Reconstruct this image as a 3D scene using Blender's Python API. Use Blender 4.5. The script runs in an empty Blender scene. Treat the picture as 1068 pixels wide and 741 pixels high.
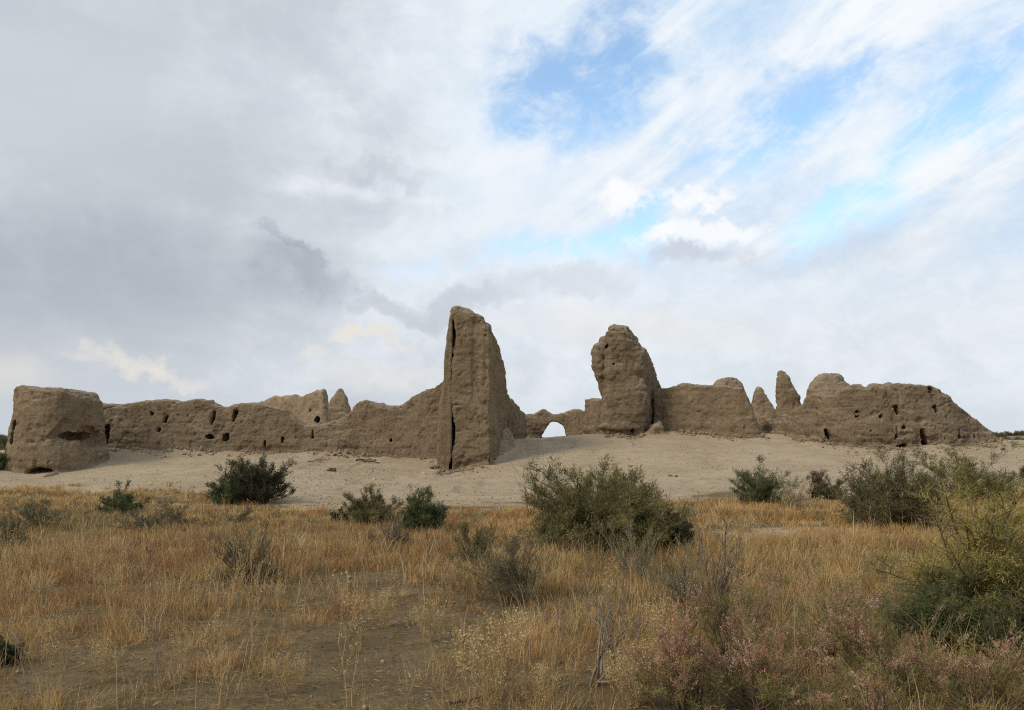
import bpy, bmesh, math, random
import numpy as np
from mathutils import Vector, Matrix

random.seed(7)
RNG = np.random.default_rng(11)
SC = bpy.context.scene
COL = SC.collection
PI = math.pi

# ------------------------------------------------------------------ survey: the photograph's rays
F, YH, CX, EYE = 830.0, 456.0, 534.0, 2.0


def P(px, py, Y):
    return np.array([(px - CX) / F * Y, Y, EYE + (YH - py) / F * Y])


def PX(px, Y):
    return (px - CX) / F * Y


def PZ(py, Y):
    return EYE + (YH - py) / F * Y


# ------------------------------------------------------------------ noise (numpy)
def _hash(ix, iy, iz, seed):
    h = (ix.astype(np.int64) * 374761393 + iy.astype(np.int64) * 668265263 + iz.astype(np.int64) * 2147483647 + seed * 974634777) & 0xFFFFFFFF
    h = ((h ^ (h >> 13)) * 1274126177) & 0xFFFFFFFF
    h = ((h ^ (h >> 16)) * 2246822519) & 0xFFFFFFFF
    return ((h ^ (h >> 15)) & 0xFFFFFF) / float(0xFFFFFF)


def vnoise(p, seed=0):
    p = np.asarray(p, float)
    i = np.floor(p)
    f = p - i
    u = f * f * f * (f * (f * 6 - 15) + 10)
    ix, iy, iz = i[..., 0], i[..., 1], i[..., 2]
    r = 0
    for dx in (0, 1):
        wx = u[..., 0] if dx else 1 - u[..., 0]
        for dy in (0, 1):
            wy = u[..., 1] if dy else 1 - u[..., 1]
            for dz in (0, 1):
                wz = u[..., 2] if dz else 1 - u[..., 2]
                r = r + wx * wy * wz * _hash(ix + dx, iy + dy, iz + dz, seed)
    return r * 2 - 1


def fbm(p, oct=4, seed=0, gain=0.5):
    p = np.asarray(p, float)
    a, s, t = 1.0, 0.0, 0.0
    for k in range(oct):
        s = s + a * vnoise(p * (2.03 ** k) + 17.3 * k, seed + k)
        t += a
        a *= gain
    return s / t


def fbm2(x, y, scale, oct=4, seed=0):
    return fbm(np.stack([x / scale, y / scale, np.zeros_like(x) + 0.37], -1), oct, seed)


def smooth(a, b, x):
    t = np.clip((x - a) / (b - a), 0, 1)
    return t * t * (3 - 2 * t)


# ------------------------------------------------------------------ terrain
CTRL = []
for Y in (3, 8, 14, 20, 26):
    for xf in (-1.2, -0.6, 0, 0.6, 1.2):
        CTRL.append((xf * (Y * 0.62 + 4), Y, 0.0))
for px, py, Y in [(-60, 497, 40), (15, 497, 41), (62, 497, 41.5), (112, 470, 47), (200, 473, 48), (330, 474, 48), (400, 478, 47.5), (450, 478, 46.5),
                  (455, 492, 42), (490, 491.5, 41.8), (512, 487, 42.2), (534, 462, 50), (560, 459, 58), (575, 457.2, 68), (600, 456, 60),
                  (620, 453, 51.5), (655, 454, 51), (690, 452, 51.5), (720, 451, 51), (776, 458, 50), (800, 452, 52), (840, 460, 47.5), (875, 469, 45.2),
                  (930, 470, 44.8), (970, 468, 45), (1042, 463, 46.5), (1068, 463, 46), (1120, 466, 44),
                  (40, 507, 35), (200, 492, 37), (330, 492, 38), (420, 500, 35), (560, 480, 42), (650, 478, 42), (760, 480, 41), (860, 488, 38), (1000, 488, 37), (560, 510, 31),
                  (300, 518, 27), (450, 515, 28.5), (640, 505, 33), (760, 505, 33), (950, 508, 31)]:
    q = P(px, py, Y)
    CTRL.append(tuple(q))
for x, y, z in [(-28, 62, 1.6), (-12, 62, 1.8), (10, 62, 1.9), (25, 62, 1.9), (-28, 78, 1.0), (2, 80, 1.75), (28, 80, 1.0), (-45, 50, 0.2), (48, 52, 1.4), (-40, 75, 0.3), (45, 75, 0.9), (0, 95, 0.4)]:
    CTRL.append((x, y, z))
CTRL = np.array(CTRL)


def _tps(r2):
    return np.where(r2 > 1e-9, r2 * np.log(np.maximum(r2, 1e-9)) * 0.5, 0.0)


def _fit():
    n = len(CTRL)
    d2 = ((CTRL[:, None, :2] - CTRL[None, :, :2]) ** 2).sum(-1)
    K = _tps(d2) + np.eye(n) * 4.0
    Q = np.c_[np.ones(n), CTRL[:, :2]]
    A = np.block([[K, Q], [Q.T, np.zeros((3, 3))]])
    return np.linalg.solve(A, np.r_[CTRL[:, 2], np.zeros(3)])


TPSW = _fit()


def ground_z(x, y):
    x = np.asarray(x, float)
    y = np.asarray(y, float)
    sh = x.shape
    xf, yf = np.clip(x.ravel(), -60, 60), np.clip(y.ravel(), 0, 100)
    n = len(CTRL)
    z = TPSW[n] + TPSW[n + 1] * xf + TPSW[n + 2] * yf
    for k in range(n):
        z = z + TPSW[k] * _tps((xf - CTRL[k, 0]) ** 2 + (yf - CTRL[k, 1]) ** 2)
    z = np.clip(z, -0.3, 2.7).reshape(sh)
    w = smooth(40, 56, np.abs(x)) + smooth(76, 100, y) + smooth(3, -4, y)
    z = z * np.clip(1 - w, 0, 1)
    far = smooth(60, 140, np.hypot(x, y))
    z = z + far * 0.45 * fbm2(x, y, 38.0, 3, 5)
    z = z + 2.3 * np.exp(-(((x - 112) / 46) ** 2 + ((y - 165) / 38) ** 2)) + 1.5 * np.exp(-(((x + 112) / 42) ** 2 + ((y - 150) / 34) ** 2))
    near = smooth(46, 20, y)
    z = z + (0.07 * fbm2(x, y, 3.1, 3, 21) + 0.035 * fbm2(x, y, 0.8, 2, 22)) * (0.45 + 0.55 * near)
    sel = (np.abs(x) < 34) & (y > 36) & (y < 58)
    if np.any(sel):
        d = np.where(sel, foot_dist(x, y), 99.0)
        z = z + 0.34 * np.exp(-(d / 0.75) ** 2) * np.clip(.45 + .9 * fbm2(x, y, 1.5, 3, 24), 0, 1.2)
    # wind-drifted hummocks on the sand slope
    z = z + smooth(20, 30, y) * smooth(90, 60, y) * (0.07 * fbm2(x * 0.6, y, 1.7, 4, 23) - 0.10 * smooth(.05, .3, fbm2(x, y * .28, 1.5, 3, 25)))
    return z


FEET = [[(110, 47.9), (200, 48), (330, 48), (400, 47.2), (455, 45.8)], [(453, 41.9), (511, 42), (528, 50)], [(630, 50), (671, 50.4)], [(692, 51.5), (730, 50.8), (778, 50), (800, 50)],
        [(801, 52), (829, 48.3), (866, 46), (905, 45), (970, 45), (1021, 46), (1046, 46.6)]]
SEG = [(PX(a[0], a[1]), a[1], PX(b[0], b[1]), b[1]) for ln in FEET for a, b in zip(ln[:-1], ln[1:])]


def foot_dist(x, y):
    d = np.full(np.shape(x), 99.0)
    for x0, y0, x1, y1 in SEG:
        L2 = (x1 - x0) ** 2 + (y1 - y0) ** 2
        t = np.clip(((x - x0) * (x1 - x0) + (y - y0) * (y1 - y0)) / L2, 0, 1)
        d = np.minimum(d, np.hypot(x - x0 - t * (x1 - x0), y - y0 - t * (y1 - y0)))
    return d


def ground_hit(px, py):
    Y = np.concatenate([np.arange(3, 80, 0.02), np.arange(80, 600, 0.5)])
    d = PZ(py, Y) - ground_z(PX(px, Y), Y)
    k = np.argmax(d < 0)
    return float(Y[k]) if d[k] < 0 else 300.0


def gz(x, y):
    return float(ground_z(np.array([x]), np.array([y]))[0])


# ------------------------------------------------------------------ node helpers / materials
class NT:
    def __init__(self, tree):
        self.t = tree
        self.x = 0

    def n(self, kind, **kw):
        nd = self.t.nodes.new(kind)
        self.x += 40
        nd.location = (self.x, 0)
        for k, v in kw.items():
            setattr(nd, k, v)
        return nd

    def link(self, a, b):
        self.t.links.new(a, b)

    def put(self, sock, v):
        if isinstance(v, bpy.types.NodeSocket):
            self.link(v, sock)
        else:
            sock.default_value = v

    def math(self, op, a, b=None, c=None, clamp=False):
        nd = self.n('ShaderNodeMath', operation=op, use_clamp=clamp)
        self.put(nd.inputs[0], a)
        if b is not None:
            self.put(nd.inputs[1], b)
        if c is not None:
            self.put(nd.inputs[2], c)
        return nd.outputs[0]

    def mix(self, f, a, b, blend='MIX'):
        nd = self.n('ShaderNodeMix', data_type='RGBA', blend_type=blend)
        nd.clamp_factor = True
        self.put(nd.inputs[0], f)
        self.put(nd.inputs[6], col4(a) if not isinstance(a, bpy.types.NodeSocket) else a)
        self.put(nd.inputs[7], col4(b) if not isinstance(b, bpy.types.NodeSocket) else b)
        return nd.outputs[2]

    def noise(self, vec, scale, detail=4, rough=0.55, dist=0.0, color=False):
        nd = self.n('ShaderNodeTexNoise')
        if vec is not None:
            self.link(vec, nd.inputs['Vector'])
        nd.inputs['Scale'].default_value = scale
        nd.inputs['Detail'].default_value = detail
        nd.inputs['Roughness'].default_value = rough
        nd.inputs['Distortion'].default_value = dist
        return nd.outputs['Color' if color else 'Fac']

    def ramp(self, v, a, b, lo=0.0, hi=1.0, kind='SMOOTHSTEP'):
        nd = self.n('ShaderNodeMapRange', interpolation_type=kind)
        self.put(nd.inputs[0], v)
        nd.inputs[1].default_value, nd.inputs[2].default_value = a, b
        nd.inputs[3].default_value, nd.inputs[4].default_value = lo, hi
        return nd.outputs[0]

    def mapping(self, vec, loc=(0, 0, 0), rot=(0, 0, 0), scale=(1, 1, 1), kind='POINT'):
        nd = self.n('ShaderNodeMapping', vector_type=kind)
        self.link(vec, nd.inputs[0])
        nd.inputs[1].default_value = loc
        nd.inputs[2].default_value = rot
        nd.inputs[3].default_value = scale
        return nd.outputs[0]


def col4(c):
    return (c[0], c[1], c[2], 1.0)


def new_mat(name):
    m = bpy.data.materials.new(name)
    m.use_nodes = True
    m.node_tree.nodes.clear()
    g = NT(m.node_tree)
    out = g.n('ShaderNodeOutputMaterial')
    return m, g, out


def earth_mat(name, base, dark, pale, course=0.0, bump=0.5, grain=1.0):
    """sun-dried mud: blotches, rain streaks, straw grit, faint lift lines"""
    m, g, out = new_mat(name)
    tc = g.n('ShaderNodeTexCoord').outputs['Object']
    n1 = g.noise(tc, 0.55, 5, 0.6)
    n2 = g.noise(tc, 3.2, 6, 0.65)
    n3 = g.noise(tc, 16.0 * grain, 5, 0.7)
    st = g.noise(g.mapping(tc, scale=(2.6, 2.6, 0.22)), 1.0, 5, 0.6)
    hz = g.noise(g.mapping(tc, scale=(0.35, 0.35, 5.0)), 1.0, 4, 0.6)
    c = g.mix(g.ramp(n1, 0.35, 0.68), base, pale)
    c = g.mix(g.math('MULTIPLY', g.ramp(n2, 0.5, 0.75), 0.65), c, dark)
    n5 = g.noise(g.mapping(tc, loc=(7.3, 2.1, 4.4), scale=(1, 1, 1.4)), 0.9, 3, 0.5)
    c = g.mix(g.math('MULTIPLY', g.ramp(n5, 0.54, 0.66), 0.4), c, pale)
    c = g.mix(g.math('MULTIPLY', g.ramp(n5, 0.46, 0.34), 0.4), c, dark)
    c = g.mix(g.math('MULTIPLY', g.ramp(st, 0.5, 0.72), 0.38), c, dark)
    c = g.mix(g.math('MULTIPLY', g.ramp(hz, 0.5, 0.72), 0.35), c, pale)
    c = g.mix(g.math('MULTIPLY', g.ramp(n3, 0.5, 0.68), 0.6), c, dark)
    n4 = g.noise(tc, 7.5, 6, 0.75)
    c = g.mix(g.math('MULTIPLY', g.ramp(n4, 0.54, 0.66), 0.55), c, dark)
    c = g.mix(g.math('MULTIPLY', g.ramp(n4, 0.44, 0.34), 0.5), c, pale)
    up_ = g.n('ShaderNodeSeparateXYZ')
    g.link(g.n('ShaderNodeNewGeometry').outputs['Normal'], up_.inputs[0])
    lit_top = g.math('ADD', up_.outputs[2], g.math('MULTIPLY', g.math('SUBTRACT', n2, 0.5), 0.5))
    c = g.mix(g.math('MULTIPLY', g.ramp(lit_top, 0.35, 0.8), 0.75), c, (0.36, 0.282, 0.19))  # upward faces tinted paler: skylight on the crests painted into the colour
    b = g.n('ShaderNodeBsdfPrincipled')
    g.link(c, b.inputs['Base Color'])
    b.inputs['Roughness'].default_value = 0.95
    b.inputs['Specular IOR Level'].default_value = 0.12
    vor = g.n('ShaderNodeTexVoronoi')
    g.link(g.mapping(tc, scale=(1.0, 1.0, 1.7)), vor.inputs['Vector'])
    vor.inputs['Scale'].default_value = 4.5
    h = g.math('ADD', g.math('MULTIPLY', n2, 0.6), g.math('ADD', g.math('MULTIPLY', n3, 0.95), g.math('MULTIPLY', n4, 1.1)))
    h = g.math('ADD', h, g.math('MULTIPLY', g.ramp(vor.outputs['Distance'], 0.0, 0.35), 0.16))
    h = g.math('ADD', h, g.math('MULTIPLY', hz, 0.5 + course))
    h = g.math('ADD', h, g.math('MULTIPLY', g.noise(tc, 45.0, 3, 0.7), 0.35))
    bp = g.n('ShaderNodeBump')
    bp.inputs['Strength'].default_value = bump
    bp.inputs['Distance'].default_value = 0.14
    g.link(h, bp.inputs['Height'])
    g.link(bp.outputs[0], b.inputs['Normal'])
    g.link(b.outputs[0], out.inputs[0])
    return m


def leaf_mat(name, cols, trans=0.25, patch=1.6, rough=0.75):
    """thin plant matter: colour differs from sprig to sprig and from branch to branch"""
    m, g, out = new_mat(name)
    geo = g.n('ShaderNodeNewGeometry')
    tc = g.n('ShaderNodeTexCoord').outputs['Object']
    n1 = g.noise(tc, patch, 3, 0.6)
    r = geo.outputs['Random Per Island']
    v = g.math('ADD', g.math('MULTIPLY', g.ramp(n1, 0.3, 0.7), 0.6), g.math('MULTIPLY', r, 0.4))
    cr = g.n('ShaderNodeValToRGB')
    e = cr.color_ramp.elements
    e[0].position, e[0].color = 0.08, col4(cols[0])
    e[1].position, e[1].color = 0.92, col4(cols[-1])
    for k, c in enumerate(cols[1:-1]):
        x = e.new(0.08 + 0.84 * (k + 1) / (len(cols) - 1))
        x.color = col4(c)
    g.link(v, cr.inputs[0])
    d = g.n('ShaderNodeBsdfPrincipled')
    d.inputs['Roughness'].default_value = rough
    d.inputs['Specular IOR Level'].default_value = 0.2
    t = g.n('ShaderNodeBsdfTranslucent')
    g.link(cr.outputs[0], d.inputs['Base Color'])
    g.link(cr.outputs[0], t.inputs[0])
    mx = g.n('ShaderNodeMixShader')
    mx.inputs[0].default_value = trans
    g.link(d.outputs[0], mx.inputs[1])
    g.link(t.outputs[0], mx.inputs[2])
    g.link(mx.outputs[0], out.inputs[0])
    return m


def wood_mat(name, a, b_):
    m, g, out = new_mat(name)
    tc = g.n('ShaderNodeTexCoord').outputs['Object']
    c = g.mix(g.ramp(g.noise(tc, 14.0, 5, 0.7), 0.35, 0.65), a, b_)
    b = g.n('ShaderNodeBsdfPrincipled')
    g.link(c, b.inputs['Base Color'])
    b.inputs['Roughness'].default_value = 0.9
    b.inputs['Specular IOR Level'].default_value = 0.15
    g.link(b.outputs[0], out.inputs[0])
    return m


def ground_mat():
    m, g, out = new_mat('desert_soil')
    tc = g.n('ShaderNodeTexCoord').outputs['Object']
    at = g.n('ShaderNodeAttribute', attribute_name='sandy')
    sand = at.outputs['Fac']
    n0 = g.noise(tc, 0.35, 4, 0.6)
    n1 = g.noise(tc, 1.7, 6, 0.65)
    n2 = g.noise(tc, 9.0, 6, 0.7)
    n3 = g.noise(tc, 42.0, 4, 0.7)
    rip = g.noise(g.mapping(tc, scale=(0.7, 3.2, 1.0), rot=(0, 0, 0.12)), 1.4, 5, 0.65)
    # sand, pale and slightly pinkish, with trodden darker spots and dung-dark flecks
    s = g.mix(g.ramp(n0, 0.35, 0.65), SAND_A, SAND_B)
    s = g.mix(g.math('MULTIPLY', g.ramp(rip, 0.5, 0.66), 0.6), s, SAND_D)
    s = g.mix(g.math('MULTIPLY', g.ramp(n1, 0.55, 0.72), 0.5), s, SAND_D)
    s = g.mix(g.math('MULTIPLY', g.ramp(n1, 0.46, 0.3), 0.45), s, (0.48, 0.385, 0.265))
    s = g.mix(g.math('MULTIPLY', g.ramp(n2, 0.58, 0.72), 0.5), s, SAND_D)
    s = g.mix(g.math('MULTIPLY', g.ramp(n3, 0.64, 0.74), 0.4), s, (0.12, 0.09, 0.06))
    # soil, silty grey-brown with straw litter and crusts
    e = g.mix(g.ramp(n1, 0.35, 0.65), SOIL_A, SOIL_B)
    e = g.mix(g.math('MULTIPLY', g.ramp(n2, 0.5, 0.68), 0.6), e, SOIL_D)
    e = g.mix(g.math('MULTIPLY', g.ramp(g.noise(tc, 4.2, 5, 0.6), 0.52, 0.66), 0.5), e, SOIL_L)
    e = g.mix(g.math('MULTIPLY', g.ramp(rip, 0.56, 0.7), 0.5), e, SOIL_D)
    e = g.mix(g.math('MULTIPLY', g.ramp(n3, 0.58, 0.7), 0.55), e, SOIL_L)
    f = g.math('ADD', sand, g.math('MULTIPLY', g.math('SUBTRACT', n1, 0.5), 0.5))
    c = g.mix(g.ramp(f, 0.38, 0.62), e, s)
    b = g.n('ShaderNodeBsdfPrincipled')
    g.link(c, b.inputs['Base Color'])
    b.inputs['Roughness'].default_value = 0.97
    b.inputs['Specular IOR Level'].default_value = 0.08
    h = g.math('ADD', g.math('MULTIPLY', n2, 1.0), g.math('MULTIPLY', n3, 0.35))
    h = g.math('ADD', h, g.math('MULTIPLY', rip, 1.2))
    bp = g.n('ShaderNodeBump')
    bp.inputs['Strength'].default_value = 0.8
    bp.inputs['Distance'].default_value = 0.11
    g.link(h, bp.inputs['Height'])
    g.link(bp.outputs[0], b.inputs['Normal'])
    g.link(b.outputs[0], out.inputs[0])
    return m


SAND_A, SAND_B, SAND_D = (0.365, 0.278, 0.177), (0.42, 0.328, 0.217), (0.265, 0.194, 0.118)
SOIL_A, SOIL_B, SOIL_D, SOIL_L = (0.145, 0.103, 0.052), (0.19, 0.138, 0.073), (0.065, 0.045, 0.024), (0.25, 0.17, 0.08)

M = {}
M['ground'] = ground_mat()
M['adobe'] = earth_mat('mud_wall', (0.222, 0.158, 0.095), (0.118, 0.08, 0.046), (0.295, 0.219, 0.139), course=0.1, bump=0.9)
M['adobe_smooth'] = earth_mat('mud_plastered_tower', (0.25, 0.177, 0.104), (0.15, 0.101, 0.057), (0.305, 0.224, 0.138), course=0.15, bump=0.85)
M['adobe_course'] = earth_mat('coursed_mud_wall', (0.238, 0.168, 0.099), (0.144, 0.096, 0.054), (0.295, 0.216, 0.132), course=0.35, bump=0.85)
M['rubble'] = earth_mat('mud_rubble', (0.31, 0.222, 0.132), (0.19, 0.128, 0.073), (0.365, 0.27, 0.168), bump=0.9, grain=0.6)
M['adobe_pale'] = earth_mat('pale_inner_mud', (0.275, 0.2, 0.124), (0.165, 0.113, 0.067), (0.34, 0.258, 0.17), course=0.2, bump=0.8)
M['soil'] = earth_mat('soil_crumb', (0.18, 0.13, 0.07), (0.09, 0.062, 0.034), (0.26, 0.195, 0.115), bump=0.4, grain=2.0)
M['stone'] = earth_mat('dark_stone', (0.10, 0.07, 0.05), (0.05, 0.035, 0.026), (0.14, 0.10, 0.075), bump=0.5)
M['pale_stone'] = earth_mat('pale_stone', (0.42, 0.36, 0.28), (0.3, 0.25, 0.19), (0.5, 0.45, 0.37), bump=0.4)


# ------------------------------------------------------------------ mesh helpers
def mesh_from(name, V, faces, smooth_=False):
    """faces: list of (n,k) int arrays"""
    me = bpy.data.meshes.new(name)
    V = np.ascontiguousarray(V, dtype=np.float32)
    me.vertices.add(len(V))
    me.vertices.foreach_set('co', V.ravel())
    loops = np.concatenate([f.ravel() for f in faces]).astype(np.int32)
    cnt = np.concatenate([np.full(len(f), f.shape[1], np.int32) for f in faces])
    start = np.concatenate([[0], np.cumsum(cnt)[:-1]]).astype(np.int32)
    me.loops.add(len(loops))
    me.loops.foreach_set('vertex_index', loops)
    me.polygons.add(len(cnt))
    me.polygons.foreach_set('loop_start', start)
    me.polygons.foreach_set('loop_total', cnt)
    if smooth_:
        me.polygons.foreach_set('use_smooth', np.ones(len(cnt), bool))
    me.update(calc_edges=True)
    return me


def link(name, me, mat, parent=None):
    o = bpy.data.objects.new(name, me)
    COL.objects.link(o)
    if mat is not None and len(me.materials) == 0:
        me.materials.append(mat)
    if parent is not None:
        o.parent = parent
    return o


def tag(o, label=None, cat=None, group=None, kind=None):
    if label:
        o['label'] = label
    if cat:
        o['category'] = cat
    if group:
        o['group'] = group
    if kind or cat:
        o['kind'] = kind or 'thing'
    return o


def empty(name, loc, rz=0.0, sc=1.0):
    o = bpy.data.objects.new(name, None)
    COL.objects.link(o)
    o.empty_display_size = 0.2
    o.location = loc
    o.rotation_euler = (0, 0, rz)
    o.scale = (sc, sc, sc) if not isinstance(sc, tuple) else sc
    return o


def copy_thing(src, loc, rz, sc, label=None):
    r = src.copy()
    COL.objects.link(r)
    r.location = loc
    r.rotation_euler = (0, 0, rz)
    r.scale = (sc, sc, sc) if not isinstance(sc, tuple) else sc
    if label:
        r['label'] = label
    for ch in list(src.children):
        c = ch.copy()
        COL.objects.link(c)
        c.parent = r
        for g_ in list(ch.children):
            d = g_.copy()
            COL.objects.link(d)
            d.parent = c
    return r


# ------------------------------------------------------------------ eroded earth masses
def loft_data(rings):
    R = np.array(rings, float)
    m, n = R.shape[:2]
    V = R.reshape(-1, 3)
    i = np.arange(m - 1)[:, None] * n
    j = np.arange(n)[None, :]
    q = np.stack([i + j, i + (j + 1) % n, i + n + (j + 1) % n, i + n + j], -1).reshape(-1, 4)
    c0, c1 = R[0].mean(0), R[-1].mean(0)
    V = np.vstack([V, c0, c1])
    a = np.arange(n)
    t0 = np.stack([(a + 1) % n, a, np.full(n, m * n)], -1)
    t1 = np.stack([(m - 1) * n + a, (m - 1) * n + (a + 1) % n, np.full(n, m * n + 1)], -1)
    return V, q, t0, t1


def prism_bm(bm, poly, y0, y1, skew=0.0):
    """an extruded jagged hole, poly of (x, z) at y0"""
    n = len(poly)
    a = [bm.verts.new((x, y0, z)) for x, z in poly]
    b = [bm.verts.new((x + skew, y1, z)) for x, z in poly]
    bm.faces.new(a)
    bm.faces.new(b[::-1])
    for k in range(n):
        bm.faces.new((a[k], b[k], b[(k + 1) % n], a[(k + 1) % n]))


def mass(name, lofts, mat, voxel=0.09, holes=(), lump=0.12, mid=0.06, fine=0.028, strata=0.03, pits=0.05, seed=1, parent=None, origin=None, balls=()):
    """union of lofted solids, holes cut out, weathered; ONE mesh"""
    bm = bmesh.new()
    for rings in lofts:
        V, q, t0, t1 = loft_data(rings)
        vs = [bm.verts.new(v) for v in V]
        for f in list(q) + list(t0) + list(t1):
            try:
                bm.faces.new([vs[k] for k in f])
            except ValueError:
                pass
    for c, r, s in balls:
        mtx = Matrix.Translation(Vector(c)) @ Matrix.Diagonal((r * s[0], r * s[1], r * s[2], 1))
        bmesh.ops.create_icosphere(bm, subdivisions=3, radius=1.0, matrix=mtx)
    bmesh.ops.recalc_face_normals(bm, faces=bm.faces)
    me = bpy.data.meshes.new(name + '_raw')
    bm.to_mesh(me)
    bm.free()
    tmp = bpy.data.objects.new('raw_mass', me)
    COL.objects.link(tmp)
    if len(lofts) + len(balls) > 1:
        mod = tmp.modifiers.new('u', 'REMESH')
        mod.mode = 'VOXEL'
        mod.voxel_size = voxel
    cut = None
    if holes:
        hb = bmesh.new()
        for h in holes:
            prism_bm(hb, *h)
        bmesh.ops.recalc_face_normals(hb, faces=hb.faces)
        hm = bpy.data.meshes.new('hole_raw')
        hb.to_mesh(hm)
        hb.free()
        cut = bpy.data.objects.new('hole_raw', hm)
        COL.objects.link(cut)
        mod = tmp.modifiers.new('b', 'BOOLEAN')
        mod.operation = 'DIFFERENCE'
        mod.solver = 'EXACT'
        mod.use_self = True
        mod.object = cut
    mod = tmp.modifiers.new('r', 'REMESH')
    mod.mode = 'VOXEL'
    mod.voxel_size = voxel
    dg = bpy.context.evaluated_depsgraph_get()
    dg.update()
    ev = tmp.evaluated_get(dg)
    res = bpy.data.meshes.new_from_object(ev, depsgraph=dg)
    bpy.data.objects.remove(tmp)
    bpy.data.meshes.remove(me)
    if cut:
        hm = cut.data
        bpy.data.objects.remove(cut)
        bpy.data.meshes.remove(hm)
    n = len(res.vertices)
    co = np.empty(n * 3, np.float32)
    no = np.empty(n * 3, np.float32)
    res.vertices.foreach_get('co', co)
    res.vertices.foreach_get('normal', no)
    co, no = co.reshape(-1, 3).astype(float), no.reshape(-1, 3).astype(float)
    d = lump * fbm(co * 0.55, 3, seed) + mid * fbm(co * 1.9, 3, seed + 10) + fine * fbm(co * 6.0, 2, seed + 20)
    d += fine * 0.7 * fbm(co * 11.0, 2, seed + 25)
    d += strata * fbm(co * np.array([0.45, 0.45, 4.2]), 3, seed + 30)
    ch = fbm(co * np.array([1.5, 1.5, 2.4]), 3, seed + 40)
    d -= pits * (smooth(0.20, 0.30, ch) * 0.6 + smooth(0.34, 0.42, ch) * 0.9)
    d -= pits * 1.4 * smooth(0.40, 0.50, fbm(co * np.array([3.6, 3.6, 3.0]), 2, seed + 60))
    # broken lift joints between the courses of mud
    ln_ = np.abs(fbm(co * np.array([0.22, 0.22, 1.25]), 2, seed + 70))
    d -= (0.05 + pits * .5) * (1 - smooth(0.0, 0.035, ln_)) * smooth(-0.05, 0.25, fbm(co * 0.9, 2, seed + 71))
    # upright shrinkage cracks
    cr_ = np.abs(fbm(co * np.array([1.1, 1.1, 0.28]), 2, seed + 80))
    d -= 0.07 * (1 - smooth(0.0, 0.03, cr_)) * smooth(0.08, 0.3, fbm(co * 0.7, 2, seed + 81))
    gl = fbm(co * np.array([1.6, 1.6, 0.18]), 3, seed + 50)         # rain gullies
    d -= lump * 0.45 * smooth(0.18, 0.5, gl)
    # salt-eaten undercut just above the ground
    hg = co[:, 2] - ground_z(co[:, 0], co[:, 1])
    d -= 0.16 * np.exp(-((hg - 0.22) / 0.2) ** 2) * smooth(-0.25, 0.3, fbm(co * np.array([.8, .8, 0.3]), 2, seed + 90))
    co = co + no * d[:, None]
    if origin is None:
        origin = (float(co[:, 0].mean()), float(co[:, 1].mean()), 0.0)
        origin = (origin[0], origin[1], gz(origin[0], origin[1]))
    co = co - np.array(origin)
    res.vertices.foreach_set('co', co.astype(np.float32).ravel())
    res.polygons.foreach_set('use_smooth', np.ones(len(res.polygons), bool))
    res.materials.clear()
    res.name = name
    res.update()
    o = link(name, res, mat, parent)
    o.location = origin
    if parent is not None:
        o.location = Vector(origin) - parent.location
    return o


def wall_rings(pts, thick=1.3, top_thick=0.8, step=0.3, rough=0.07, seed=3, sink=0.7, batter=None):
    """pts: (px, Y of the outer face, top py) along the wall. Outer face = towards the camera side of the path"""
    A = np.array([(PX(px, Y), Y, PZ(py, Y)) for px, Y, py in pts])
    seg = np.hypot(np.diff(A[:, 0]), np.diff(A[:, 1]))
    s = np.r_[0, np.cumsum(seg)]
    S = np.linspace(0, s[-1], max(4, int(s[-1] / step) + 1))
    X, Y, Z = (np.interp(S, s, A[:, k]) for k in range(3))
    ks = max(1, int(0.9 / (S[1] - S[0])))
    Yp = np.pad(Y, ks, mode='edge')
    Y = np.convolve(Yp, np.ones(2 * ks + 1) / (2 * ks + 1), 'valid')
    Z = Z + rough * fbm(np.stack([S * 1.3, S * 0, S * 0], -1), 3, seed)
    tx, ty = np.gradient(X), np.gradient(Y)
    L = np.hypot(tx, ty)
    nx, ny = -ty / L, tx / L      # pointing away from the camera when the path runs left to right
    G = ground_z(X, Y) - sink
    bt = (thick - top_thick) * 0.5 if batter is None else batter
    rings = []
    for k in range(len(S)):
        h = max(Z[k] - G[k], 0.4)
        r = min(0.28, h * 0.3)
        prof = [(0, 0), (bt * 0.35, h * 0.35), (bt * 0.75, h * 0.7), (bt, h - r), (bt + r * 0.35, h - r * 0.25), (bt + r, h),
                (bt + top_thick - r, h), (bt + top_thick - r * 0.35, h - r * 0.25), (bt + top_thick, h - r), (thick - bt * 0.3, h * 0.5), (thick, 0)]
        rings.append([(X[k] + nx[k] * a, Y[k] + ny[k] * a, G[k] + b) for a, b in prof])
    return rings


def hole_px(poly, Y, y0=-0.7, y1=0.6, skew=0.0):
    """a hole outlined in the survey's rays at distance Y, cut from Y+y0 to Y+y1"""
    return ([(PX(a, Y), PZ(b, Y)) for a, b in poly], Y + y0, Y + y1 + 0.7, skew)


def slit(px, py, w, h, Y, depth=0.7, lean=0.0, y0=-0.7):
    w2, h2 = w / 2, h / 2
    j = lambda: random.uniform(-0.25, 0.25) * w
    pl = [(px - w2 + j() + lean, py - h2), (px + w2 * 0.7 + j() + lean, py - h2 - 0.2 * w), (px + w2 + j() + lean * .3, py - h2 * 0.1),
          (px + w2 + j() - lean, py + h2), (px - w2 + j() - lean, py + h2 + 0.1 * w), (px - w2 + j() - lean * .3, py + h2 * 0.15)]
    return hole_px(pl, Y, y0, depth)


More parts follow.
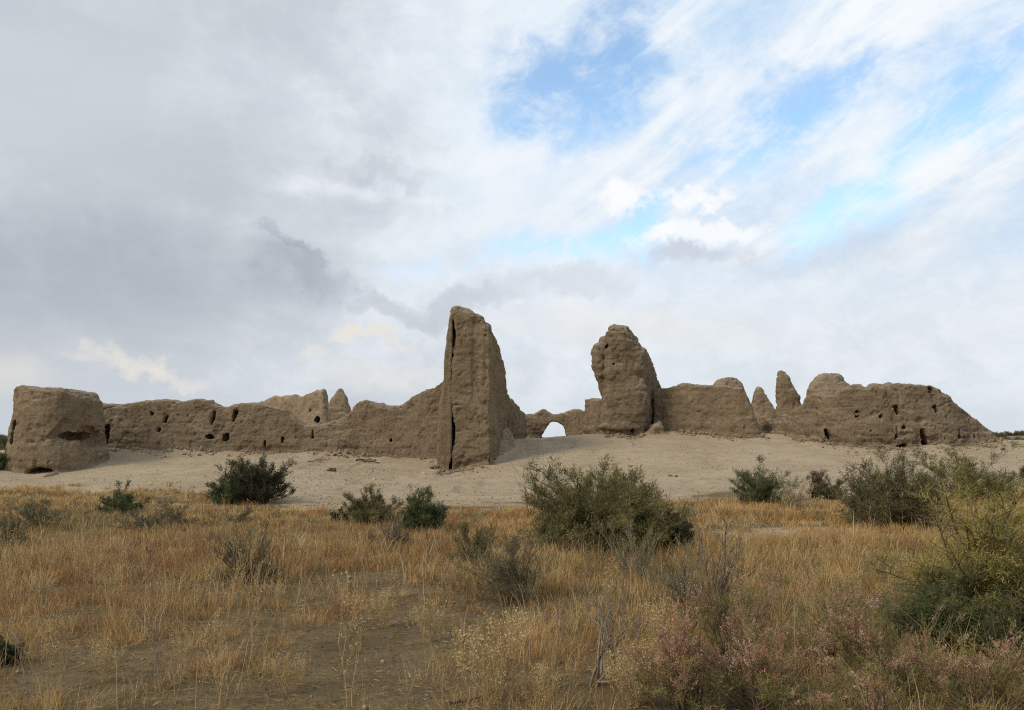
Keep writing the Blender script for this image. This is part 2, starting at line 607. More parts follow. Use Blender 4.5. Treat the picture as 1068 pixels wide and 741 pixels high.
# ---- curtain wall at the west side of the gate
LW = [(84, 47.4, 419), (96, 47.5, 419), (105, 47.6, 421), (123, 47.8, 422.5), (143.6, 48, 418.7), (161, 48, 418), (172, 48, 416.5), (184, 48, 418.7), (202, 48, 415.2), (215, 48, 417.2),
      (224, 48, 424), (231, 48, 424.6), (246, 48, 420.5), (266, 48, 420.8), (280, 48, 422.8), (293.6, 48, 427), (305, 48, 436), (314, 48, 442.5), (332, 48, 443.5),
      (346, 48, 438.8), (360, 47.8, 430.8), (367, 47.7, 421), (375, 47.6, 417.3), (387, 47.4, 418.8), (399, 47.2, 422.5), (410, 47, 422.7), (420, 46.7, 416), (431, 46.4, 409), (447, 46, 403), (458, 45.7, 395), (466, 45.5, 392)]
holes = [slit(156, 431.5, 4, 4, 48), slit(171, 438, 4, 8, 48, lean=1), slit(164, 449, 6, 4, 48, 0.5), slit(220, 436, 3.2, 17, 48, 0.7, 1.6), slit(217, 456, 8, 3.2, 48, 0.6),
         slit(234.6, 456.5, 5.4, 7, 48, 0.5), slit(242.5, 434, 3.4, 13, 48, 0.7, 1.2), slit(226, 450, 2.4, 8, 48, 0.4, 2), slit(275, 463, 2.6, 8, 48, 0.8), slit(293.6, 459.5, 3, 7, 48, 0.8),
         slit(324.5, 453.7, 3, 9, 48, 0.6), slit(407, 458, 2, 6, 47, 0.7)]
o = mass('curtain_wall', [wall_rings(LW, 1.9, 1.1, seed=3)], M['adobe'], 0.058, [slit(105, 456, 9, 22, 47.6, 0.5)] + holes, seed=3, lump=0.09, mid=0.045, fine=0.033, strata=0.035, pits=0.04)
tag(o, 'long eroded mud wall with a sagging crest between the round bastion and the tall tower', 'wall', 'walls of the ruined mud fort')

# ---- round corner bastion
def ring_round(cx, cy, r, z, n=40, top=None, sq=1.0):
    out = []
    for k in range(n):
        a = 2 * PI * k / n
        x, y = cx + r * math.cos(a), cy + r * sq * math.sin(a)
        out.append((x, y, z if top is None else top(x, y)))
    return out


bY = 44.3
bx = PX(61, bY)
prof_top = lambda x, y: float(np.interp(x / bY * F + CX, [15, 26, 38, 60, 85, 95, 103, 110], [406, 402.5, 402, 405, 405, 410, 416, 421]) * -1 + YH) / F * (bY - 1.6) + EYE
zb = gz(bx, 42) - 0.8
rings = [ring_round(bx, bY, r, z) for r, z in ((2.72, zb), (2.62, 0.2), (2.5, 1.2), (2.36, 2.4), (2.24, 3.4), (2.16, 4.1))]
rings += [ring_round(bx, bY, 2.08, 0, top=lambda x, y: prof_top(x, y) - 0.18), ring_round(bx, bY, 1.9, 0, top=prof_top), ring_round(bx, bY, 0.9, 0, top=lambda x, y: prof_top(x, y) + 0.02)]
holes = [slit(24, 451.5, 6, 23, 43.2, 1.1, 1.5, -1.5),
         hole_px([(50, 457), (51, 451), (56, 445), (61, 437), (68, 432), (77, 430), (79, 438), (76, 445), (75, 451), (73, 457), (60, 458)], 42.0, -1.0, -0.15),
         hole_px([(51, 457), (55, 452.5), (64, 451), (73, 453), (74, 457.5), (62, 459)], 42.0, -1.0, 1.4), slit(82, 458, 9, 3, 42.4, 0.8, 0, -1.2),
         hole_px([(99, 467), (98.5, 455), (101, 446), (105, 444), (106, 452), (110, 459), (109, 467.5)], 44.5, -1.5, 1.3),
         hole_px([(26, 496), (30, 491), (38, 489.5), (47, 491), (52, 492.5), (44, 497), (34, 499)], 41.6, -1.3, 1.0), slit(84, 448, 4, 3, 42.4, 0.5, 0, -1)]
o = mass('round_bastion', [rings], M['adobe_smooth'], 0.07, holes, seed=12, lump=0.13, mid=0.06, fine=0.03, strata=0.025, pits=0.05)
tag(o, 'squat round mud bastion with a deep broken hollow, at the end of the fort', 'tower')

# ridge of slumped mud running up from the bastion's foot
rr = []
for t in np.linspace(0, 1, 14):
    px_ = 50 + 62 * t
    Y_ = 41.0 + 5.4 * t
    py_ = 495 - 25 * t
    x, z = PX(px_, Y_), gz(PX(px_, Y_), Y_)
    w = 0.35 + 0.28 * math.sin(PI * t)
    rr.append([(x + w * math.cos(a) * 0.5, Y_ + w * math.cos(a), z - 0.12 + (0.20 + 0.22 * math.sin(PI * min(1, t * 1.2))) * math.sin(a)) for a in np.linspace(0, 2 * PI, 12, endpoint=False)])
o = mass('mud_bank', [rr], M['rubble'], 0.07, seed=15, lump=0.05, mid=0.05, fine=0.025, pits=0.03)
tag(o, 'low bank of slumped mud along the foot of the round bastion', 'rubble')

# ---- tall gate tower: two leaves of mud with an open crack between them
def sect_y(Y, xl, xr, ztl, ztr, zb, lean=0.0, r=0.35, mid=None):
    """a slice across the tower at distance Y: battered sides, rounded shoulders"""
    zm = max(ztl, ztr)
    w = xr - xl
    r = min(r, w * 0.3)
    return [(xl, Y, zb), (xl + lean * .3, Y, zb + (ztl - zb) * .35), (xl + lean * .7, Y, zb + (ztl - zb) * .75), (xl + lean, Y, ztl - r * 1.3), (xl + lean + r * .3, Y, ztl - r * .35), (xl + lean + r, Y, ztl),
            (xl + lean + (w - lean) * .5, Y, ztl * .5 + ztr * .5 + 0.1 if mid is None else mid), (xr - r, Y, ztr), (xr - r * .3, Y, ztr - r * .5), (xr, Y, ztr - r * 1.4), (xr, Y, zb + (ztr - zb) * .6), (xr, Y, zb + (ztr - zb) * .3), (xr, Y, zb)]


T = empty('gate_tower', (PX(485, 43), 43, gz(PX(485, 43), 43)))
tag(T, 'tallest mud tower, a slab split from top to foot by a dark open crack', 'tower')
zb = gz(PX(480, 42), 42) - 0.7
mainL = lambda Y: np.interp(Y, [42, 52], [PX(466.5, 42), PX(486, 52)])
mainR = lambda Y: np.interp(Y, [42, 44, 46, 48, 50, 52, 54], [PX(511, 42), PX(518, 44), PX(523, 46), PX(526.5, 48), PX(529, 50), PX(531.5, 52), PX(535, 54)])
prof = [(41.95, 324, 345), (42.15, 320.5, 338), (42.6, 319.5, 335), (43.4, 321, 343), (44.2, 326, 350), (45.2, 335, 357), (46.2, 344, 364), (47.2, 354, 371), (48.2, 364, 378), (49.2, 374, 386), (50.2, 387, 398), (51.2, 398, 411), (52.2, 410, 428), (53.0, 428, 444)]
rings = [sect_y(Y, mainL(Y), mainR(Y), PZ(a, Y), PZ(b, Y), zb, 0.16, 0.3, PZ(a + .22 * (b - a), Y)) for Y, a, b in prof]
# the crack: a jagged wedge cut from the front, wide in two places
crk = [(472.6, 332), (475.4, 334), (475.9, 346), (475.3, 358), (474.2, 368), (473.4, 384), (474.2, 389), (472.9, 404), (472.9, 424), (474.0, 434), (475.6, 443), (476.2, 452), (475.4, 463), (473.9, 469), (472.6, 476), (472.2, 484), (471.2, 496), (468.4, 496), (469.6, 478), (471.0, 470), (470.6, 462), (470.2, 448), (470.6, 432), (470.6, 404), (471.4, 388), (470.9, 382), (472.0, 366), (472.4, 350)]
o = mass('main_slab', [rings], M['adobe_course'], 0.06,
         [hole_px(crk, 42.0, -1, 1.6, -0.25), slit(500, 461, 2, 3, 42), slit(487, 349, 2.4, 9, 42, 0.35), slit(495, 470, 1.6, 2, 42)], seed=22, lump=0.16, mid=0.06, fine=0.026, strata=0.022, pits=0.04, parent=T)
br = []
for Y, t in [(41.9, 330), (42.05, 322), (42.5, 320), (43.2, 322), (43.9, 330), (44.6, 342)]:
    br.append(sect_y(Y, PX(453, 42), PX(469.8, 42), PZ(t + 8, Y), PZ(t + 4, Y), zb, 0.74, 0.2))
def shear(ring, dx_top, zlo, zhi):
    return [(x + dx_top * min(1, max(0, (z - zlo) / (zhi - zlo))) * (1 if k > 6 else 0), y, z) for k, (x, y, z) in enumerate(ring)]
br = [shear(r_, 0.14, zb, 8.8) for r_ in br]
o = mass('side_slab', [br], M['adobe_smooth'], 0.075, seed=23, lump=0.07, mid=0.04, fine=0.02, strata=0.015, pits=0.02, parent=T)

# slumped debris at its foot
rr = []
for Y_, pxl, pxr, pyt in [(42.6, 509, 514, 482), (43.6, 510, 521, 474), (45, 512, 527, 464), (46.6, 514, 533, 456), (48.2, 516, 538, 449), (50, 520, 540, 445), (51.6, 524, 540, 446), (52.8, 528, 538, 450)]:
    xl, xr, zt = PX(pxl, Y_), PX(pxr, Y_), PZ(pyt, Y_)
    b = gz(xr, Y_) - 0.3
    rr.append([(xl, Y_, b), (xl, Y_, zt), (xl * .6 + xr * .4, Y_, zt - .02), (xl * .3 + xr * .7, Y_, (zt * .6 + b * .4)), (xr, Y_, b + .15), (xr + .1, Y_, b)])
o = mass('debris_slope', [rr], M['rubble'], 0.08, seed=25, lump=0.14, mid=0.09, fine=0.035, pits=0.06)
tag(o, 'heap of slumped mud debris against the flank of the tallest tower', 'rubble')

# ---- passage wall and arched back wall
o = mass('passage_wall', [wall_rings([(526, 54, 417), (533, 56, 415.5), (538, 58, 415.8), (543, 61.5, 421), (548, 65, 428.5), (550.5, 67.4, 430)], 1.1, 0.7, seed=31)], M['adobe'], 0.1, [], seed=31)
tag(o, 'short mud wall sloping down from the tallest tower towards the arched wall', 'wall', 'walls of the ruined mud fort')
AW = [(546, 68, 431), (550.4, 68, 430.7), (558, 68, 430.7), (562.7, 68, 427), (566.4, 68, 425.6), (570, 68, 427), (573, 68, 430.5), (577.8, 68, 432.4), (581.5, 68, 431.5), (593, 68, 428), (599.5, 68, 425), (606, 68, 426.6), (610, 68, 429), (618, 68, 431)]
arch = [(565.4, 461), (565.8, 454), (568, 449), (571, 445), (573, 440.8), (577, 439.6), (581.5, 440.2), (586, 442.6), (589.4, 447), (590.6, 453), (591, 461)]
o = mass('arched_wall', [wall_rings(AW, 1.3, 0.9, seed=33)], M['adobe'], 0.09, [hole_px(arch, 68, -1.5, 3)], seed=33, lump=0.08)
tag(o, 'back wall of the fort pierced by a round-headed archway with sky behind', 'wall', 'walls of the ruined mud fort')

# ---- second gate tower
R2L = lambda Y: np.interp(Y, [50, 58], [PX(630, 50), PX(636, 58)])
R2R = lambda Y: np.interp(Y, [50, 51, 53, 55, 57, 58.5], [PX(671, 50), PX(674.5, 51), PX(681, 53), PX(687, 55), PX(693, 57), PX(697, 58.5)])
zb = 2.3 - 0.9
prof = [(50.2, 341, 368), (50.6, 338.5, 362), (51.4, 337.5, 361), (52.2, 340, 366), (53.0, 347, 373), (54.0, 358, 382), (55.0, 369, 391), (56.0, 381, 399), (57.0, 392, 406)]
rings = [sect_y(Y, R2L(Y), R2R(Y), PZ(a, Y), PZ(b, Y), zb, 0.12, 0.4, PZ(a + 2.5, Y)) for Y, a, b in prof]
front = sect_y(49.95, PX(633, 50), PX(666, 50), PZ(352, 50), PZ(384, 50), zb, 0.2, 0.4, PZ(356, 50))
rings = [front] + rings
B = lambda px, py, Y, r, s: (tuple(P(px, py, Y)), r, s)
balls = [B(626, 368, 50.9, 0.62, (.85, 1.0, 1.1)), B(624, 380, 50.8, 0.56, (.8, 1.1, 1.2)), B(626.5, 391, 50.9, 0.54, (.85, 1.1, 1.4)), B(629, 403, 51, 0.5, (.75, 1.1, 1.5)), B(632, 412, 51, 0.55, (.7, 1, 1.6)), B(630, 358, 51.2, 0.45, (.8, 1.1, 1)), B(632, 385, 51.6, .8, (.8, 1, 2.4)), B(633, 370, 51.6, .7, (.8, 1, 1.6)),
         B(646, 446, 50.2, 0.9, (1.6, .5, .5)), B(660, 420, 50.3, 1.2, (.9, .45, 1.6)), B(634, 430, 50.6, 1.0, (.5, .6, 1.6))]
holes = [slit(632.5, 362, 2.6, 6, 50.3, -0.3, 1.0, -1.2), slit(646.5, 423, 2, 6, 50, 0.5, .6), slit(640, 380, 2, 5, 50, 0.4, 1), slit(660, 449, 3, 3, 50, .5), slit(652, 388, 2.5, 4, 50, .35)]
o = mass('ruined_tower', [rings], M['adobe'], 0.07, holes, seed=41, lump=0.18, mid=0.085, fine=0.042, strata=0.05, pits=0.05, balls=balls)
tag(o, 'lumpy mud tower with a bulging overhang, facing the tallest tower across the gateway', 'tower')
o = mass('passage_wall', [wall_rings([(608.5, 60, 416), (611, 60, 414), (615, 60, 414), (618.5, 58, 418), (622, 56, 416), (626, 54, 412), (632, 52.4, 408)], 1.0, 0.7, seed=44, rough=.04)], M['adobe'], 0.085, [], seed=44)
tag(o, 'narrow stub of mud wall at the gateway side of the lumpy tower', 'wall', 'walls of the ruined mud fort')
o = mass('rubble_heap', [], M['rubble'], 0.07, seed=47, lump=0.1, mid=0.1, fine=0.04, pits=0.06,
         balls=[B(684, 450, 50.4, 0.62, (1, .8, .95)), B(679, 453, 50.2, 0.5, (1, .8, .7)), B(690, 453, 50.3, 0.5, (.9, .8, .7)), B(686, 444, 50.8, .35, (1, 1, 1))])
tag(o, 'rounded heap of fallen mud at the foot of the lumpy tower', 'rubble')

# ---- wall section beside the second tower
RW = [(680, 52, 405), (692, 51.5, 404), (702, 51.2, 400.6), (711, 51, 398), (728, 50.8, 399.5), (739, 50.6, 400), (760, 50.3, 401.5), (776, 50, 402.5), (781, 50, 406), (786.5, 50, 423), (793, 50, 440), (799, 50, 451), (804, 50.2, 458)]
ringsW = wall_rings(RW, 2.1, 1.2, seed=51, rough=0.05)
o = mass('coursed_wall', [ringsW], M['adobe_course'], 0.09, [slit(782, 432, 3.4, 7, 50, 0.8)], seed=51, lump=0.11, mid=0.05, fine=0.03, strata=0.05, pits=0.04)
tag(o, 'flat-topped block of mud wall with faint level courses beside the lumpy tower', 'wall', 'walls of the ruined mud fort')

# ---- long section at the far end
BW = [(780, 54, 442), (788, 53.2, 438), (797, 52, 434.5), (805, 51, 432), (812, 50, 430), (827, 48.5, 421.6), (829, 48.3, 415), (837, 47.6, 410.5), (850, 46.8, 412.5), (865, 46, 411.5), (876, 45.6, 403.5), (890, 45.3, 400), (901, 45.1, 401), (905, 45, 405), (908.5, 45, 401), (923, 44.9, 399.8), (927.5, 44.9, 403.5), (932, 44.9, 399), (944, 44.9, 399), (948, 44.9, 401), (971, 45, 401),
      (985, 45.2, 402), (996, 45.4, 407.7), (1007, 45.6, 420), (1021, 46, 432), (1033, 46.2, 441), (1044, 46.4, 449), (1054, 46.6, 456.5), (1062, 46.8, 464)]
yb = lambda px: float(np.interp(px, [a[0] for a in BW], [a[1] for a in BW]))
S = lambda px, py, w, h, d=0.7, l=0.0: slit(px, py, w, h, yb(px) + 0.15, d, l)
holes = [S(938, 427.5, 4, 11, .8, -.8), S(979, 426.5, 3.4, 9, .7, -.8), S(927.6, 408, 3, 7), S(975, 406, 4, 7, .6), S(897, 429, 2.6, 6), S(883, 431.5, 2.2, 4), S(921, 434.5, 2.6, 5, .6), S(865, 453, 3.2, 10, .8, -.5), S(909.5, 451.5, 2.6, 7), S(935, 452.5, 3.2, 13, .8, 1.2),
         S(944, 445.5, 4.6, 5.5, .8), S(964.5, 456.5, 4.6, 17, .9, -1), S(1002, 452.5, 3.4, 11, .8), S(939, 467, 15, 1.8, .2), S(956, 467, 7, 1.4, .1), S(893, 454.5, 2, 7, .5), S(896, 434, 4, 2.2, .4),
         S(1018, 456, 4, 4, .4), S(829, 424, 5, 2.4, .5), S(990, 440, 2, 4, .4)]
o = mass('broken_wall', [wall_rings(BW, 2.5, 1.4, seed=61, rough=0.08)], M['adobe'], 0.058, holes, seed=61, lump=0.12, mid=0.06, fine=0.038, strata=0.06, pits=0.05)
tag(o, 'long pitted mud wall with many slits, tapering to the ground at its far end', 'wall', 'walls of the ruined mud fort')

# ---- remains standing inside the fort
GW = [(256, 67, 424), (262, 66.5, 419), (270, 66, 416), (280, 65, 413), (289, 64.2, 413.4), (303, 63, 411.5), (316.5, 62, 409.4), (324, 61.3, 406.8), (330, 60.8, 404.2), (333, 60.6, 409), (336, 60.6, 419), (338.5, 60.6, 428), (341, 60.7, 440)]
o = mass('inner_wall', [wall_rings(GW, 1.6, 0.6, seed=71, rough=.04)], M['adobe_pale'], 0.1, [slit(322, 428, 3, 5, 61.5), slit(329, 438, 5, 5, 61)], seed=71, lump=.22, mid=.12)
tag(o, 'inner mud wall rising to a gable point behind the sagging crest', 'wall', 'remains inside the fort')


def cone_ruin(name, label, pts, Y, depth, seed, mat='adobe_pale', sinkz=0.6, cat='ruin'):
    """pts: (py, px left, px right) from the top down"""
    rings = []
    for py, a, b in pts[::-1]:
        x0, x1 = PX(a, Y), PX(b, Y)
        rx = (x1 - x0) / 2
        fr = (py - pts[0][0]) / (pts[-1][0] - pts[0][0])
        ry = depth * (0.25 + 0.75 * fr) / 2
        rings.append([((x0 + x1) / 2 + rx * math.copysign(abs(math.cos(t)) ** .75, math.cos(t)), Y + ry * math.copysign(abs(math.sin(t)) ** .75, math.sin(t)), PZ(py, Y)) for t in np.linspace(0, 2 * PI, 20, endpoint=False)])
    g0 = [(x, y, gz(x, y) - sinkz) for x, y, z in rings[0]]
    rings = [g0] + rings if min(r[2] for r in rings[0]) > max(g[2] for g in g0) else rings
    o = mass(name, [rings], M[mat], 0.09, seed=seed, lump=0.12, mid=0.09, fine=0.03, pits=0.06)
    tag(o, label, cat, 'remains inside the fort')


cone_ruin('pyramid_ruin', 'small pointed mud peak showing above the dip in the long wall', [(405.5, 353.5, 356.5), (408, 351.5, 359), (414, 347.5, 361.5), (420, 343, 363.5), (428, 337, 366), (445, 332, 368)], 66, 2.4, 73)
cone_ruin('domed_ruin', 'low rounded mud hump peeping over the flat-topped block of wall', [(393, 755, 762), (395, 748, 768), (399, 744, 772.5), (404, 741, 775), (430, 738, 778)], 60, 2.6, 75)
cone_ruin('pyramid_ruin', 'small mud peak between the flat-topped block and the thin pillar', [(403, 789.5, 792.5), (406, 787.5, 795), (412, 785.5, 798), (420, 784, 803), (428, 782, 808), (436, 780, 813), (446, 778, 815)], 60, 2.2, 77)
cone_ruin('pillar_ruin', 'thin mud pillar with a slanting shoulder, behind the gap in the walls', [(385.8, 812.5, 816.5), (388, 810.8, 819), (392, 810, 821.6), (398, 809.6, 825), (404, 809.5, 829), (412, 809.5, 833), (428, 809, 837), (445, 808, 840)], 57, 1.6, 79, 'adobe_smooth')
cone_ruin('domed_ruin', 'blocky mud hump rising behind the long pitted wall', [(389.5, 860, 870), (391, 854, 874), (394, 850, 878), (400, 846.5, 885), (408, 843, 892), (420, 841, 897), (440, 838, 900)], 55, 3.0, 81)

# ------------------------------------------------------------------ ground: one sheet to the horizon
def graded(lo, hi, fine_lo, fine_hi, step, growth):
    a = list(np.arange(fine_lo, fine_hi, step))
    d, x = step, a[-1]
    while x < hi:
        d *= growth
        x += d
        a.append(x)
    d, x = step, a[0]
    pre = []
    while x > lo:
        d *= growth
        x -= d
        pre.append(x)
    return np.array(pre[::-1] + a)


gx = graded(-5000, 5000, -9, 9, 0.09, 1.035)
gy1 = graded(-900, 5000, 4.5, 11, 0.06, 1.022)
GX, GY = np.meshgrid(gx, gy1)
GZ = ground_z(GX, GY)


def sandy(x, y):
    px = x / np.maximum(y, 1) * F + CX
    edge = np.interp(px, [-200, 0, 110, 220, 300, 420, 540, 640, 720, 780, 900, 1000, 1100], [31, 30, 29, 26.5, 23.5, 23, 24.5, 26, 27.5, 28.5, 27, 27, 28])
    s = 0.5 + (y - edge) * 0.14 + 0.55 * fbm2(x, y * 1.6, 2.6, 3, 77)
    s = np.clip(s, 0, 1)
    s = s * (1 - smooth(75, 110, np.hypot(x, y)) * 0.55)
    py = YH + EYE * F / np.maximum(y, 1)
    for a, b, rx, ry, k in [(830, 556, 105, 8, 0.9), (190, 527, 60, 5, .6), (700, 578, 40, 8, .4), (330, 530, 60, 5, .7), (480, 645, 50, 10, .25), (910, 548, 30, 6, .7), (610, 725, 60, 12, .3)]:
        s = np.maximum(s, k * np.exp(-(((px - a) / rx) ** 2 + ((py - b) / ry) ** 2)) + 0.2 * fbm2(x, y, 1.2, 3, 78) * k)
    return np.clip(s, 0, 1)


ny_, nx_ = GX.shape
ii = np.arange(ny_ - 1)[:, None] * nx_ + np.arange(nx_ - 1)[None, :]
me = mesh_from('ground', np.stack([GX, GY, GZ], -1).reshape(-1, 3), [np.stack([ii, ii + 1, ii + nx_ + 1, ii + nx_], -1).reshape(-1, 4)], True)
at = me.attributes.new('sandy', 'FLOAT', 'POINT')
at.data.foreach_set('value', sandy(GX, GY).astype(np.float32).ravel())
tag(link('ground', me, M['ground']), kind='structure')

# ------------------------------------------------------------------ plants
M['straw'] = leaf_mat('dry_straw', [(0.23, 0.12, 0.044), (0.45, 0.265, 0.092), (0.55, 0.35, 0.135), (0.66, 0.49, 0.25)], 0.25, 0.6)
M['straw_red'] = leaf_mat('russet_straw', [(0.19, 0.085, 0.035), (0.33, 0.165, 0.062), (0.44, 0.25, 0.098)], 0.25, 0.7)
M['straw_pale'] = leaf_mat('pale_straw', [(0.36, 0.25, 0.11), (0.50, 0.37, 0.17), (0.62, 0.50, 0.28)], 0.25, 0.9)
M['herb'] = leaf_mat('olive_herb', [(0.10, 0.10, 0.035), (0.20, 0.17, 0.055), (0.30, 0.23, 0.085)], 0.3, 0.9)
M['dark_green'] = leaf_mat('dark_green_leaf', [(0.026, 0.03, 0.014), (0.044, 0.048, 0.021), (0.07, 0.068, 0.03), (0.105, 0.085, 0.042)], 0.2, 3.0)
M['green'] = leaf_mat('green_leaf', [(0.035, 0.05, 0.021), (0.065, 0.086, 0.034), (0.115, 0.125, 0.05), (0.16, 0.145, 0.06)], 0.25, 3.0)
M['olive'] = leaf_mat('olive_leaf', [(0.05, 0.052, 0.02), (0.115, 0.108, 0.04), (0.20, 0.172, 0.062), (0.28, 0.22, 0.09)], 0.25, 2.2)
M['olive_brown'] = leaf_mat('brownish_olive_leaf', [(0.04, 0.04, 0.02), (0.09, 0.082, 0.035), (0.155, 0.13, 0.055), (0.21, 0.165, 0.075)], 0.25, 2.4)
M['yellow_green'] = leaf_mat('yellow_green_leaf', [(0.11, 0.105, 0.03), (0.225, 0.195, 0.05), (0.35, 0.285, 0.078), (0.45, 0.355, 0.125)], 0.3, 2.6)
M['greygreen'] = leaf_mat('grey_green_leaf', [(0.07, 0.07, 0.042), (0.125, 0.115, 0.062), (0.19, 0.155, 0.08)], 0.2, 2.5)
M['brown_leaf'] = leaf_mat('withered_leaf', [(0.06, 0.04, 0.025), (0.12, 0.078, 0.046), (0.19, 0.125, 0.07)], 0.15, 2.5)
M['pink'] = leaf_mat('pink_blossom', [(0.27, 0.11, 0.08), (0.43, 0.20, 0.15), (0.53, 0.30, 0.235), (0.64, 0.47, 0.38)], 0.3, 6.0)
M['pink_leaf'] = leaf_mat('flowering_shrub_leaf', [(0.105, 0.10, 0.03), (0.21, 0.185, 0.055), (0.32, 0.26, 0.088), (0.40, 0.29, 0.13)], 0.3, 4.0)
M['bark'] = wood_mat('shrub_bark', (0.11, 0.078, 0.045), (0.21, 0.15, 0.085))
M['bark_dark'] = wood_mat('dark_bark', (0.03, 0.024, 0.02), (0.07, 0.052, 0.04))
M['dead_wood'] = wood_mat('weathered_wood', (0.16, 0.12, 0.085), (0.30, 0.24, 0.17))
M['straw_stem'] = wood_mat('straw_stem', (0.28, 0.18, 0.08), (0.43, 0.30, 0.14))


def unit(v):
    return v / np.maximum(np.linalg.norm(v, axis=-1, keepdims=True), 1e-9)


def tubes(Pts, Rad, sides=3):
    """Pts (N,K,3), Rad (N,K) -> verts, quads"""
    N, K, _ = Pts.shape
    T_ = unit(np.gradient(Pts, axis=1))
    ref = np.where(np.abs(T_[..., 2:3]) < 0.9, np.array([0, 0, 1.0]), np.array([1.0, 0, 0]))
    U = unit(np.cross(T_, ref))
    W = np.cross(T_, U)
    ang = np.arange(sides) / sides * 2 * PI
    V = Pts[:, :, None, :] + Rad[:, :, None, None] * (np.cos(ang)[None, None, :, None] * U[:, :, None, :] + np.sin(ang)[None, None, :, None] * W[:, :, None, :])
    b = (np.arange(N) * K * sides)[:, None, None]
    k = (np.arange(K - 1) * sides)[None, :, None]
    j = np.arange(sides)[None, None, :]
    j2 = (j + 1) % sides
    Q = np.stack([b + k + j, b + k + j2, b + k + sides + j2, b + k + sides + j], -1).reshape(-1, 4)
    return V.reshape(-1, 3), Q


def slivers(pos, d, length, width, rng, curl=0.25):
    """leaf-sized flat blades: 4-point diamond-ish quads from pos along d"""
    n = len(pos)
    side = unit(np.cross(d, unit(rng.normal(size=(n, 3)))))
    L, Wd = length[:, None], width[:, None]
    bend = np.cross(side, d) * (rng.uniform(-1, 1, n) * curl)[:, None] * L
    a = pos
    m1 = pos + d * L * .45 + side * Wd * .5 + bend * .5
    m2 = pos + d * L * .45 - side * Wd * .5 + bend * .5
    t = pos + d * L + bend
    V = np.stack([a, m1, t, m2], 1).reshape(-1, 3)
    Q = np.arange(n * 4).reshape(-1, 4)
    return V, Q


